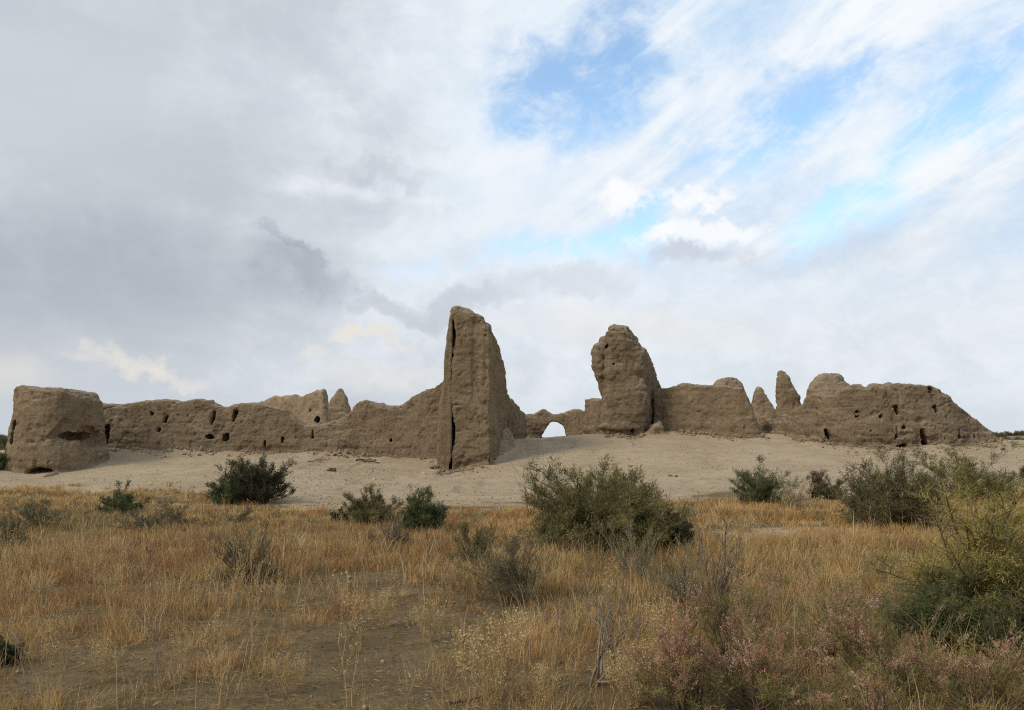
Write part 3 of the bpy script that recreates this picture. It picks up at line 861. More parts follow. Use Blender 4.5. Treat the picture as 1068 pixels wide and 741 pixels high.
def shrub_parts(rng, w, h, n_lobe, n_stem, n_twig, n_leaf, leaf_len, leaf_w, droop=0.0, up=0.5, fill=0.25, stem_r=0.012, flat=1.0, flower=0.0, base_gap=0.0):
    """returns (wood verts, quads), (leaf verts, quads), (flower verts, quads) of a many-stemmed shrub w wide, h high"""
    # lobes: uneven clumps that make the outline
    la = rng.uniform(0, 2 * PI, n_lobe)
    lr = np.sqrt(rng.uniform(0.02, 1, n_lobe)) * 0.42 * w
    lh = h * (rng.uniform(0.70, 1.0, n_lobe)) * (1 - 0.35 * (lr / (0.5 * w)) ** 2)
    lh[np.argmax(lh)] = h
    lobes = np.stack([np.cos(la) * lr, np.sin(la) * lr * flat, lh], -1)
    srad = np.full(n_lobe, w * 0.17) * rng.uniform(.7, 1.25, n_lobe)
    li = rng.integers(0, n_lobe, n_stem)
    tgt = lobes[li].copy()
    off = np.clip(rng.normal(size=(n_stem, 3)), -1.6, 1.6) * srad[li][:, None] * np.array([.75, .75 * flat, .2])
    tgt += off
    tgt[:, 2] = np.clip(tgt[:, 2] * rng.uniform(fill ** 1.6, 1.0, n_stem) ** 0.75, 0.10 * h, h)
    skirt = rng.uniform(size=n_stem) < .3
    aa, rr_ = rng.uniform(0, 2 * PI, n_stem), np.sqrt(rng.uniform(.15, 1, n_stem)) * .47 * w
    low = np.stack([np.cos(aa) * rr_, np.sin(aa) * rr_ * flat, h * rng.uniform(.08, .42, n_stem)], -1)
    tgt = np.where(skirt[:, None], low, tgt)
    root = np.stack([rng.normal(size=n_stem), rng.normal(size=n_stem) * flat, np.zeros(n_stem)], -1) * w * 0.05
    root += tgt * np.array([.12, .12, 0])
    K = 7
    t = np.linspace(0, 1, K)[None, :, None]
    ctrl = root * .45 + tgt * .55
    ctrl[:, 2] += 0.22 * tgt[:, 2]
    ctrl += rng.normal(size=ctrl.shape) * 0.04 * w
    stems = (1 - t) ** 2 * root[:, None] + 2 * t * (1 - t) * ctrl[:, None] + t ** 2 * tgt[:, None]
    stems += rng.normal(size=stems.shape) * 0.008 * w * t
    srd = stem_r * (1 - 0.8 * t[..., 0]) * rng.uniform(.6, 1.2, (n_stem, 1))
    wv, wq = tubes(stems, srd, 4)
    # twigs
    nt = n_stem * n_twig
    si = np.repeat(np.arange(n_stem), n_twig)
    tt = rng.uniform(0.22, 1.0, nt) ** 0.8
    fi = tt * (K - 1)
    i0 = np.minimum(fi.astype(int), K - 2)
    fr = (fi - i0)[:, None]
    p0 = stems[si, i0] * (1 - fr) + stems[si, i0 + 1] * fr
    sd = unit(stems[si, i0 + 1] - stems[si, i0])
    rd = unit(rng.normal(size=(nt, 3)))
    d = unit(sd * .55 + rd * .75 + np.array([0, 0, up]))
    ln = rng.uniform(.10, .26, nt) * h * (0.55 + .6 * (1 - tt))
    K2 = 4
    t2 = np.linspace(0, 1, K2)[None, :, None]
    tw = p0[:, None] + d[:, None] * ln[:, None, None] * t2
    tw[..., 2] -= (droop * ln[:, None] * t2[..., 0] ** 2)
    tw[..., 2] = np.maximum(tw[..., 2], 0.01 + base_gap * h)
    trd = stem_r * 0.28 * (1 - .7 * t2[..., 0]) * np.ones((nt, 1))
    tv, tq = tubes(tw, trd, 3)
    wq = np.vstack([wq, tq + len(wv)])
    wv = np.vstack([wv, tv])
    # leaves
    nl = nt * n_leaf
    ti = np.repeat(np.arange(nt), n_leaf)
    tl = rng.uniform(.1, 1.05, nl)
    fi = np.minimum(tl, .999) * (K2 - 1)
    i0 = fi.astype(int)
    fr = (fi - i0)[:, None]
    lp = tw[ti, i0] * (1 - fr) + tw[ti, i0 + 1] * fr
    td = unit(tw[ti, i0 + 1] - tw[ti, i0])
    ld = unit(td * .8 + rng.normal(size=(nl, 3)) * .55 + np.array([0, 0, up * .25 - droop * .3]))
    lp = lp + rng.normal(size=lp.shape) * leaf_len * 0.25
    # bring the crown to its surveyed width and height
    kx = 0.5 * w / max(np.percentile(np.abs(lp[:, 0] - np.median(lp[:, 0])), 97), 1e-3)
    kz = h / max(np.percentile(lp[:, 2], 99.6), 1e-3)
    sc3 = np.array([np.clip(kx, .5, 2), np.clip(kx, .5, 2), np.clip(kz, .5, 2)])
    lp = lp * sc3
    wv = wv * sc3
    tw = tw * sc3
    lv, lq = slivers(lp, ld, leaf_len * rng.uniform(.5, 1.3, nl), leaf_w * rng.uniform(.6, 1.3, nl), rng)
    fl = None
    if flower > 0:
        patchy = smooth(-.12, .3, fbm(tw[:, -1] * 4.5 + rng.uniform(0, 50, 3), 2, 9))
        tip = np.where((tw[:, -1, 2] > h * .42) & (rng.uniform(size=nt) < flower * 3.3 * patchy))[0]
        nf = 36
        fi_ = np.repeat(tip, nf)
        u = rng.uniform(.25, 1.35, len(fi_))[:, None]
        q = tw[fi_, 0] * (1 - u) + tw[fi_, -1] * u
        rad = 0.014 * (1.35 - u)
        q = q + rng.normal(size=q.shape) * rad
        fd = unit(rng.normal(size=q.shape) + np.array([0, 0, .4]))
        fl = slivers(q, fd, rng.uniform(.006, .016, len(q)), rng.uniform(.005, .009, len(q)), rng)
    return (wv, wq), (lv, lq), fl


def shrub(name, label, px, base_py, w_px, h_px, leaf, seed, group=None, n=(9, 46, 12, 26), ll=0.06, lw=0.010, wood='bark', top_dx=0, cat='shrub', Y=None, **kw):
    rng = np.random.default_rng(seed)
    Y = Y or ground_hit(px, base_py)
    x, z = PX(px, Y), 0
    z = gz(x, Y)
    w, h = w_px / F * Y, h_px / F * Y
    E = empty(name, (x, Y, z - 0.03))
    tag(E, label, cat, group)
    (wv, wq), (lv, lq), fl = shrub_parts(rng, w, h, *n, ll, lw, **kw)
    link('branches', mesh_from('branches', wv, [wq]), M[wood], E)
    if len(lv):
        link('foliage', mesh_from('foliage', lv, [lq]), M[leaf], E)
    if fl is not None:
        link('blossoms', mesh_from('blossoms', fl[0], [fl[1]]), M['pink'], E)
    return E


G_GREEN = 'green desert shrubs in front of the fort'
# shrubs at the foot of the sand slope
shrub('saxaul_shrub', 'dense blackish-green shrub on the sand below the long wall', 269, 524, 62, 45, 'dark_green', 101, G_GREEN, (17, 95, 14, 26), .085, .016, up=.6, stem_r=.014)
shrub('saxaul_shrub', 'small bright green shrub tucked against the blackish-green one', 236, 526, 31, 28, 'green', 102, G_GREEN, (6, 34, 10, 24), .08, .014, up=.7)
shrub('saxaul_shrub', 'small round dark green shrub alone in the golden grass below the bastion', 121, 536, 40, 33, 'green', 103, G_GREEN, (6, 36, 10, 22), .07, .012, up=.7)
shrub('saxaul_shrub', 'thin grey-olive shrub beside the small round one in the golden grass', 166, 552, 66, 30, 'greygreen', 104, G_GREEN, (8, 40, 9, 14), .06, .009, up=.7)
shrub('saxaul_shrub', 'sparse olive shrub at the frame edge in golden grass below the bastion', 40, 552, 60, 32, 'greygreen', 105, G_GREEN, (8, 38, 9, 12), .06, .009, up=.7)
shrub('saxaul_shrub', 'grey twiggy olive shrub low in the grass at the far frame edge', 4, 574, 36, 46, 'greygreen', 106, G_GREEN, (6, 36, 9, 12), .06, .008, up=.7)
shrub('tamarisk_shrub', 'yellowish-olive upright shrub below the crack of the tallest tower', 386, 546, 52, 39, 'olive', 107, G_GREEN, (12, 64, 12, 22), .07, .010, up=.9)
shrub('saxaul_shrub', 'tiny dark cushion shrub at the foot of the yellowish-olive one', 354, 545, 18, 15, 'dark_green', 108, G_GREEN, (5, 24, 9, 20), .06, .012, up=.4)
shrub('saxaul_shrub', 'vivid blue-green brushy shrub with upswept sprays beside a withered bush', 443, 556, 40, 46, 'green', 109, G_GREEN, (10, 60, 12, 26), .085, .011, up=1.0)
shrub('withered_shrub', 'withered brown bush in front of the yellowish-olive shrub', 410, 571, 44, 38, 'brown_leaf', 110, 'withered bushes', (7, 34, 8, 10), .05, .007, up=.8, wood='dead_wood')
shrub('tamarisk_shrub', 'largest central shrub, broad and dark at its base, in front of the sand slope', 633, 574, 134, 88, 'olive', 111, G_GREEN, (24, 170, 16, 28), .08, .0115, up=.6, fill=.12, stem_r=.013)
shrub('tamarisk_shrub', 'dark low shrub leaning against the side of the largest central shrub', 696, 574, 46, 42, 'dark_green', 112, G_GREEN, (6, 40, 11, 24), .08, .011, up=.6)
shrub('tamarisk_shrub', 'thin green upright shrub in tawny grass before the largest central shrub', 494, 596, 46, 52, 'olive', 113, G_GREEN, (6, 34, 10, 14), .06, .008, up=1.1)
shrub('withered_shrub', 'grey-brown tangled shrub at the near foot of the largest central shrub', 538, 628, 82, 78, 'greygreen', 114, 'withered bushes', (9, 52, 11, 13), .05, .006, up=.8, stem_r=.006, wood='bark')
shrub('withered_shrub', 'grey see-through bush standing in russet grass below the blackish shrub', 262, 610, 60, 66, 'greygreen', 115, 'withered bushes', (7, 52, 10, 9), .05, .005, up=1.1, wood='bark')
shrub('saxaul_shrub', 'small twiggy grey bush between the blackish-green shrub and russet grass', 246, 549, 40, 22, 'greygreen', 116, 'withered bushes', (7, 30, 9, 10), .05, .007, up=.7)
shrub('saxaul_shrub', 'green feathery shrub on the sand below the flat-topped block of wall', 797, 526, 62, 48, 'green', 117, G_GREEN, (9, 56, 12, 24), .085, .013, up=.6)
shrub('withered_shrub', 'straw-yellow thin shrub beside the green feathery one', 826, 532, 36, 42, 'straw_pale', 118, 'withered bushes', (6, 34, 9, 10), .05, .007, up=.9, wood='dead_wood')
shrub('withered_shrub', 'small dark brown dried bush below the long pitted wall', 849, 520, 20, 30, 'brown_leaf', 119, 'withered bushes', (5, 30, 9, 20), .07, .012, up=.9, wood='bark_dark')
shrub('saxaul_shrub', 'small rounded grey-olive shrub touching the dark brown dried bush', 865, 521, 30, 25, 'olive_brown', 120, G_GREEN, (6, 30, 10, 22), .07, .012, up=.5)
shrub('tamarisk_shrub', 'big brownish-olive shrub below the slits of the long pitted wall', 934, 552, 92, 78, 'olive_brown', 121, G_GREEN, (11, 84, 14, 26), .085, .013, up=.5, fill=.2)
shrub('tamarisk_shrub', 'wide grey-green shrub merging behind the big brownish-olive one', 1000, 524, 96, 60, 'olive', 122, G_GREEN, (11, 70, 13, 26), .09, .015, up=.5)
shrub('withered_shrub', 'small orange-brown dry tussock at the foot of the big brownish-olive shrub', 957, 552, 34, 24, 'straw', 123, 'withered bushes', (6, 34, 9, 16), .06, .008, up=.8)
shrub('saxaul_shrub', 'dusty olive bush at the frame edge on the sand track', 1070, 503, 24, 26, 'olive_brown', 124, G_GREEN, (6, 30, 10, 22), .08, .014, up=.5)
shrub('saxaul_shrub', 'dark green bush on the plain beside the round bastion', 0, 490, 18, 20, 'green', 125, G_GREEN, (6, 30, 10, 22), .12, .02, up=.5)

# big yellow-green tamarisk
shrub('tamarisk_shrub', 'tall yellow-green feathery tamarisk at the edge of the clearing', 1034, 668, 176, 172, 'yellow_green', 131, G_GREEN, (13, 120, 17, 30), .055, .0058, up=.45, droop=.15, fill=.25, stem_r=.014)
shrub('broom_shrub', 'dark green broom-like bush of long arching wands under the tall tamarisk', 968, 678, 110, 88, 'green', 132, G_GREEN, (8, 110, 14, 14), .11, .0045, up=.35, droop=.5, fill=.3)
shrub('broom_shrub', 'dark green wand bush at the frame edge under the tall tamarisk', 1068, 694, 90, 84, 'green', 133, G_GREEN, (8, 90, 13, 13), .11, .0045, up=.35, droop=.5, fill=.3)
# thin yellow-olive wands by the central shrub
shrub('withered_shrub', 'straw-olive wispy shrub with forked wands at the side of the central shrub', 735, 640, 96, 116, 'herb', 134, 'withered bushes', (8, 40, 9, 10), .045, .0045, up=.9, wood='dead_wood')
shrub('withered_shrub', 'thin straw-olive bush with slanting stems in front of the largest central shrub', 665, 606, 70, 70, 'herb', 135, 'withered bushes', (8, 40, 9, 10), .045, .0055, up=.8, wood='dead_wood')
shrub('withered_shrub', 'low black bush at the frame edge in sparse grass', -8, 694, 40, 30, 'dark_green', 136, 'withered bushes', (5, 40, 10, 24), .04, .008, up=.3, wood='bark_dark')  # low bush in the darkest leaf and bark colours

# pink flowering tamarisks
pk = [(718, 742, 100, 104, 'low pink-tipped tamarisk beside the dead branchy shrub'),
      (800, 738, 150, 118, 'reddest pink-flowered tamarisk with a dark gap at its base'),
      (868, 700, 110, 112, 'pink-flowered tamarisk with tall thin plumes behind the reddest one'),
      (938, 722, 140, 92, 'pink-flowered tamarisk directly in front of the dark green broom-like bush'),
      (1024, 744, 150, 94, 'rosy pink-flowered tamarisk in front of the dark green wand bush'),
      (905, 762, 150, 78, 'low pink-flowered tamarisk cut by the lower frame edge'),
      (760, 690, 90, 92, 'sparse pink-flowered tamarisk with pale stems in green weeds')]
for k, (px, bpy_, wp, hp, lab) in enumerate(pk):
    shrub('pink_tamarisk', lab, px, bpy_, wp, hp, 'pink_leaf', 140 + k, 'pink flowering tamarisks', (10, 62, 12, 17), .032, .0034, up=.75, flower=.34, fill=.3, stem_r=.006, wood='bark')


# bare branching plants -------------------------------------------------------------
def fork(rng, p, d, ln, r, depth, out, spread=.5, up=.25, K=5, n=3):
    t = np.linspace(0, 1, K)[:, None]
    side = unit(rng.normal(size=3))
    pts = p + d * ln * t + side * ln * .12 * np.sin(t * PI) + np.array([0, 0, up * ln * .25]) * t ** 2
    pts[1:-1] += rng.normal(size=(K - 2, 3)) * ln * .018
    out.append((pts, r * (1 - .55 * t[:, 0])))
    if depth == 0:
        return
    for _ in range(n):
        u = rng.uniform(.35, 1.0)
        k = min(int(u * (K - 1)), K - 2)
        q = pts[k] + (pts[k + 1] - pts[k]) * (u * (K - 1) - k)
        nd = unit(unit(pts[-1] - pts[0]) + rng.normal(size=3) * spread + np.array([0, 0, up]))
        fork(rng, q, nd, ln * rng.uniform(.45, .75), r * .55, depth - 1, out, spread, up, K, n)


def bare_mesh(rng, h, n_main, r, depth, lean=.4, spread=.5, up=.25, n=3):
    out = []
    for _ in range(n_main):
        d = unit(np.array([rng.normal() * lean, rng.normal() * lean, 1.0]))
        fork(rng, np.array([rng.normal() * .03 * h, rng.normal() * .03 * h, -.02]), d, h * rng.uniform(.45, .62), r * rng.uniform(.7, 1.1), depth, out, spread, up, 5, n)
    Pt = np.array([o_[0] for o_ in out])
    Rd = np.array([o_[1] for o_ in out])
    return Pt, np.maximum(Rd, .0012)


def bare(name, label, px, base_py, h_px, seed, wood='dead_wood', n_main=3, r=.010, depth=3, lean=.4, spread=.5, up=.25, bits=0, bit_mat='straw_pale', cat='shrub', group=None, nk=3):
    rng = np.random.default_rng(seed)
    Y = ground_hit(px, base_py)
    x = PX(px, Y)
    E = empty(name, (x, Y, gz(x, Y)))
    tag(E, label, cat, group)
    Pt, Rd = bare_mesh(rng, h_px / F * Y, n_main, r, depth, lean, spread, up, nk)
    V, Q = tubes(Pt, Rd, 4)
    link('branches', mesh_from('branches', V, [Q]), M[wood], E)
    if bits:
        tip = Pt[rng.integers(0, len(Pt), bits), rng.integers(1, 5, bits)] + rng.normal(size=(bits, 3)) * .012
        lv, lq = slivers(tip, unit(rng.normal(size=(bits, 3)) + np.array([0, 0, .5])), rng.uniform(.012, .028, bits), rng.uniform(.007, .014, bits), rng)
        link('leaves', mesh_from('leaves', lv, [lq]), M[bit_mat], E)
    return E


bare('dead_shrub', 'leafless dark shrub with forked grey branches rising from fallen sticks', 622, 716, 128, 201, 'dead_wood', 4, .014, 3, .32, .5, .3, cat='dead shrub')
bare('dead_shrub', 'bare thin-twigged bush on the sand beside the largest central shrub', 552, 540, 78, 202, 'bark', 5, .012, 3, .35, .55, .35, cat='dead shrub')
bare('dead_shrub', 'dark leaning bare stems among the wispy straw-olive wands', 716, 668, 110, 203, 'bark_dark', 3, .010, 3, .5, .45, .2, cat='dead shrub')
bare('dead_shrub', 'bare grey stems leaning into the near foot of the central shrub', 592, 640, 110, 204, 'bark', 4, .008, 3, .5, .4, .3, cat='dead shrub')
bare('dead_shrub', 'black twisted bare stems showing through the gap in the reddest pink tamarisk', 812, 742, 50, 205, 'bark_dark', 3, .014, 2, .5, .5, .2, cat='dead shrub')

# dry weeds: one of each kind, then copies
G_W = 'dry weeds standing in the sparse grass'


def weed_proto(name, label, px, py, h_px, seed, **kw):
    return bare(name, label, px, py, h_px, seed, cat='dry weed', group=G_W, **kw)


W1 = weed_proto('dry_weed', 'tall dark-footed straw weed standing alone on bare soil in mid frame', 366, 738, 124, 211, wood='straw_stem', n_main=2, r=.006, depth=3, lean=.12, spread=.32, up=.45, bits=260)
W2 = weed_proto('dry_weed', 'broad pale dry weed speckled with papery seed leaves, beside bare soil', 512, 734, 92, 212, wood='straw_stem', n_main=16, r=.004, depth=2, lean=.5, spread=.35, up=.35, bits=2400)
W3 = weed_proto('dry_weed', 'leaning russet weed with a bent dark stem on bare soil', 166, 722, 88, 213, wood='dead_wood', n_main=2, r=.005, depth=3, lean=.3, spread=.4, up=.3, bits=120, bit_mat='straw_red')
W4 = weed_proto('dry_weed', 'pale spiky dry weed in front of the grey see-through bush', 240, 622, 84, 214, wood='straw_stem', n_main=6, r=.004, depth=3, lean=.3, spread=.35, up=.4, bits=160)
spots = [  # px, base py, source, scale, label
    (311, 622, W4, .95, 'pale spiky dry weed with spreading arms on open ground beyond the straw weed'),
    (110, 712, W2, .55, 'little white-flecked weed on bare soil near the leaning russet weed'),
    (62, 735, W1, .75, 'slender straw stalk at the frame corner near the black bush'),
    (30, 728, W3, .9, 'russet bent weed beside the slender straw stalk'),
    (182, 736, W1, .62, 'short bright straw stalk under the leaning russet weed'),
    (262, 690, W4, .9, 'spiky weed on the bare soil between russet grass and the straw weed'),
    (233, 738, W1, .8, 'thin straw weed at the lower frame edge'),
    (300, 724, W2, .5, 'small papery weed beside the tall dark-footed straw weed'),
    (420, 738, W3, .7, 'thin russet weed between the tall straw weed and the broad pale weed'),
    (445, 670, W2, .62, 'pale papery weed clump behind the broad pale dry weed'),
    (400, 655, W2, .6, 'round papery weed clump on open ground behind the tall straw weed'),
    (480, 610, W2, .6, 'yellow papery weed clump in front of the thin green upright shrub'),
    (340, 660, W3, .8, 'wiry russet weed behind the tall dark-footed straw weed'),
    (560, 742, W2, .55, 'papery weed beside the fallen sticks at the lower frame edge'),
    (660, 738, W2, .75, 'yellowish papery weed between the dead shrub and the pink tamarisks'),
    (690, 690, W2, .8, 'tall papery weed behind the low pink-tipped tamarisk'),
    (640, 668, W1, .9, 'straw weed rising behind the leafless forked shrub'),
    (575, 690, W3, .75, 'wiry russet weed just beside the leafless forked shrub'),
    (90, 640, W4, 1.0, 'spiky pale weed in thick russet grass'),
    (20, 640, W4, .9, 'spiky pale weed near the frame edge above the black bush'),
    (150, 618, W3, 1.1, 'russet weed rising from the thickest russet grass'),
    (200, 600, W4, .8, 'small spiky weed near the grey see-through bush'),
    (350, 590, W4, .8, 'small spiky weed on open soil below the yellowish-olive shrub'),
    (450, 590, W3, 1.0, 'russet weed just below the withered brown bush'),
    (780, 612, W4, .9, 'pale spiky weed in the golden grass of the clearing'),
    (860, 622, W1, .8, 'single straw stalk above the pink-flowered plumes'),
    (905, 610, W4, .8, 'pale spiky weed at the clearing edge near the tall tamarisk'),
    (820, 660, W3, 1.1, 'russet weed poking up among the pink plumes'),
]
for k, (px, py, src, sc, lab) in enumerate(spots):
    Y = ground_hit(px, py)
    x = PX(px, Y)
    copy_thing(src, (x, Y, gz(x, Y)), 1.3 * k + .4, sc, lab)


# fallen wood and stones -------------------------------------------------------------
def stick(name, label, px0, py0, px1, py1, r, seed, wood='dead_wood', lift=.02, twigs=3, cat='dead branch', group='fallen dead branches'):
    rng = np.random.default_rng(seed)
    Y0, Y1 = ground_hit(px0, py0), ground_hit(px1, py1)
    a = np.array([PX(px0, Y0), Y0, gz(PX(px0, Y0), Y0) + lift])
    b = np.array([PX(px1, Y1), Y1, gz(PX(px1, Y1), Y1) + lift])
    K = 9
    L = np.linalg.norm(b - a)
    t = np.linspace(0, 1, K)[:, None]
    pts = a + (b - a) * t + rng.normal(size=(K, 3)) * L * .022
    pts[:, 2] = ground_z(pts[:, 0], pts[:, 1]) + lift + np.abs(rng.normal(size=K)) * r
    all_p, all_r = [pts], [r * (1 - .5 * t[:, 0])]
    for _ in range(twigs):
        k = rng.integers(2, K - 1)
        d = unit((b - a) / L + rng.normal(size=3) * .6)
        d[2] = abs(d[2]) * .5
        q = pts[k] + d * L * rng.uniform(.2, .4) * t + np.array([0, 0, .02]) * t
        all_p.append(q)
        all_r.append(r * .5 * (1 - .6 * t[:, 0]))
    V, Q = tubes(np.array(all_p), np.array(all_r), 5)
    c = V.mean(0)
    c[2] = V[:, 2].min()
    o = link(name, mesh_from(name, V - c, [Q]), M[wood])
    o.location = c
    tag(o, label, cat, group)


stick('fallen_branch', 'pale fallen branch lying beside the leafless forked shrub', 618, 716, 664, 719, .014, 301)
stick('fallen_branch', 'thin fallen stick at the lower frame edge below the broad pale weed', 470, 738, 502, 732, .010, 302, 'bark_dark')
stick('fallen_branch', 'dark crooked branch lying on sand below the long wall', 372, 481, 395, 484, .05, 303, 'bark_dark', .04, 5)
stick('fallen_branch', 'tangle of small dark sticks on sand beside the dark stone', 322, 483, 340, 480, .03, 304, 'bark', .04, 5)
stick('fallen_branch', 'whitish broken stick lying near the leaning russet weed', 134, 678, 148, 674, .007, 305, 'straw_stem')
stick('fallen_branch', 'thin branch lying flat behind the dark brown dried bush', 388, 575, 430, 568, .010, 306, 'bark_dark')


def rock(name, label, px, py, w_px, h_px, seed, mat='stone', sq=.8, group='stones on the sand slope'):
    Y = ground_hit(px, py)
    w, h = w_px / F * Y / 2, h_px / F * Y
    x = PX(px, Y)
    bm = bmesh.new()
    bmesh.ops.create_icosphere(bm, subdivisions=4, radius=1.0)
    for v in bm.verts:
        p = np.array(v.co)
        d = 1 + .5 * float(fbm(p[None] * 1.3 + seed, 3, seed)[0]) + .12 * float(fbm(p[None] * 4 + seed, 2, seed)[0])
        v.co = Vector((p[0] * w * d, p[1] * w * sq * d, max(p[2], -.5) * h * .62 * d + h * .3))
    me = bpy.data.meshes.new(name)
    bm.to_mesh(me)
    bm.free()
    me.polygons.foreach_set('use_smooth', np.ones(len(me.polygons), bool))
    o = link(name, me, M[mat])
    o.location = (x, Y, gz(x, Y) - .02)
    tag(o, label, 'stone', group)


rock('stone', 'dark reddish stone alone on the sand below the long wall', 346, 492, 10, 6, 401)
rock('stone', 'small pale stone on the sand below the dark branch', 390, 501, 4, 3.4, 402, 'pale_stone')
rock('stone', 'pale stone lying just clear of the foot of the tallest tower', 443, 495, 5, 3, 403, 'pale_stone')
rock('stone', 'mud clod lying against the foot of the side slab', 451, 488, 6, 4, 404, 'rubble')
rock('stone', 'small dark stone on the sand in front of the lumpy tower', 699, 497, 4, 2.6, 405)
rock('stone', 'dark clod beside the small dark stone on the open sand', 705, 497.5, 3.4, 2.2, 406)
rock('stone', 'dark clod on the sand track past the end of the long pitted wall', 1046, 469, 4, 2.6, 407)
rock('stone', 'flat pale clod at the crack foot of the tallest tower', 467, 494, 6, 3, 408, 'rubble')

ico = bmesh.new()
bmesh.ops.create_icosphere(ico, subdivisions=1, radius=1.0)
iv0 = np.array([v.co[:] for v in ico.verts])
if0 = np.array([[v.index for v in f.verts] for f in ico.faces])
ico.free()

# ------------------------------------------------------------------ grass: nobody could count it
def view_pos(n, y0, y1, rng, power=1.0, wide=0.74):
    u = rng.uniform(size=n)
    e = 2 - power
    y = (y0 ** e + u * (y1 ** e - y0 ** e)) ** (1 / e)
    x = rng.uniform(-1, 1, n) * (wide * y + 1.2)
    return x, y


def ppy(y):
    return YH + EYE * F / y


def gauss(px, py, a, b, rx, ry):
    return np.exp(-(((px - a) / rx) ** 2 + ((py - b) / ry) ** 2))


def density(x, y):
    px, py = x / y * F + CX, ppy(y)
    n = fbm2(x, y, 2.2, 4, 91)
    n2 = fbm2(x, y, 0.55, 3, 92)
    n3 = fbm2(x, y, 1.15, 2, 97)
    d = .37 + .95 * n + 1.0 * n2 + 1.0 * n3
    d += .45 * smooth(620, 560, py) - .12 * smooth(600, 665, py) * smooth(640, 540, px)
    for a, b, rx, ry, k in [(270, 580, 150, 36, .6), (90, 570, 120, 36, .6), (150, 512, 110, 6, 1.2), (640, 650, 80, 60, .45), (700, 610, 110, 50, .5), (850, 534, 90, 7, 1.0), (840, 578, 110, 16, 1.0), (1050, 528, 60, 22, 1.0),
                             (1000, 690, 300, 60, .3), (520, 600, 60, 20, .4), (520, 540, 60, 14, .5), (880, 620, 120, 30, .5), (30, 620, 70, 30, .3), (420, 560, 40, 14, .3),
                             (390, 690, 70, 34, -.45), (330, 605, 60, 14, -.35), (150, 700, 40, 18, -.4), (230, 665, 40, 22, -.3), (490, 648, 50, 10, -.7), (420, 640, 70, 24, -.3), (600, 722, 60, 16, -.5), (820, 556, 105, 6.5, -1.4), (190, 527, 60, 4, -.7), (320, 524, 90, 6, -.9), (910, 548, 30, 5, -1)]:
        d += k * gauss(px, py, a, b, rx, ry)
    edge = np.interp(px, [-200, 0, 110, 220, 300, 420, 540, 640, 720, 780, 900, 1000, 1100], [31, 30, 29, 27, 22, 21, 21.5, 22.5, 24.5, 26, 25, 27, 29])
    d *= smooth(edge + 1.5, edge - 2.5, y + 3.2 * n + 1.6 * n3)
    d = d + .035 * smooth(.1, .5, fbm2(x, y * 1.5, 2.4, 2, 98)) * smooth(44, 38, y)
    return np.clip(d, 0, 1.3)


def grass_object(name, label, rng, mat, n_clump, y0, y1, blades, hgt, spread, sel, lean=.5, wid=.0022, power=1.0):
    x, y = view_pos(n_clump, y0, y1, rng, power)
    keep = rng.uniform(size=n_clump) < density(x, y) * sel(x, y)
    x, y = x[keep], y[keep]
    nb = np.maximum(3, rng.normal(blades, blades * .35, len(x)).astype(int))
    sz = rng.uniform(.6, 1.35, len(x)) * (1 + .35 * fbm2(x, y, 1.4, 2, 95))
    ci = np.repeat(np.arange(len(x)), nb)
    n = len(ci)
    a = rng.uniform(0, 2 * PI, n)
    r = np.sqrt(rng.uniform(size=n)) * spread * sz[ci]
    rx, ry = x[ci] + np.cos(a) * r, y[ci] + np.sin(a) * r
    rz = ground_z(rx, ry) - .01
    h = hgt * sz[ci] * rng.uniform(.3, 1.25, n) * (1 - .22 * smooth(9, 16, y[ci]))
    az = a + rng.normal(size=n) * .9
    ln = h * lean * rng.uniform(.1, 1.2, n)
    dx, dy = np.cos(az) * ln, np.sin(az) * ln
    dist = np.hypot(rx, ry)
    w = np.maximum(wid, .00042 * dist) * rng.uniform(.6, 1.4, n)
    fa = rng.uniform(0, 2 * PI, n)
    wx, wy = np.cos(fa) * w * .5, np.sin(fa) * w * .5
    p0 = np.stack([rx, ry, rz], -1)
    p1 = np.stack([rx + dx * .36, ry + dy * .36, rz + h * .58], -1)
    p2 = np.stack([rx + dx, ry + dy, rz + h * (1 - .12 * rng.uniform(size=n))], -1)
    wv = np.stack([wx, wy, np.zeros(n)], -1)
    V = np.stack([p0 - wv, p0 + wv, p1 + wv * .8, p1 - wv * .8, p2], 1).reshape(-1, 3)
    b = np.arange(n)[:, None] * 5
    o = link(name, mesh_from(name, V, [b + np.array([[0, 1, 2, 3]]), b + np.array([[3, 2, 4]])]), M[mat])
    tag(o, label, 'grass', kind='stuff')
    return n


def zone(*gs):
    def f(x, y):
        px, py = x / y * F + CX, ppy(y)
        v = 0
        for a, b, rx, ry, k in gs:
            v = v + k * gauss(px, py, a, b, rx, ry)
        return v
    return f


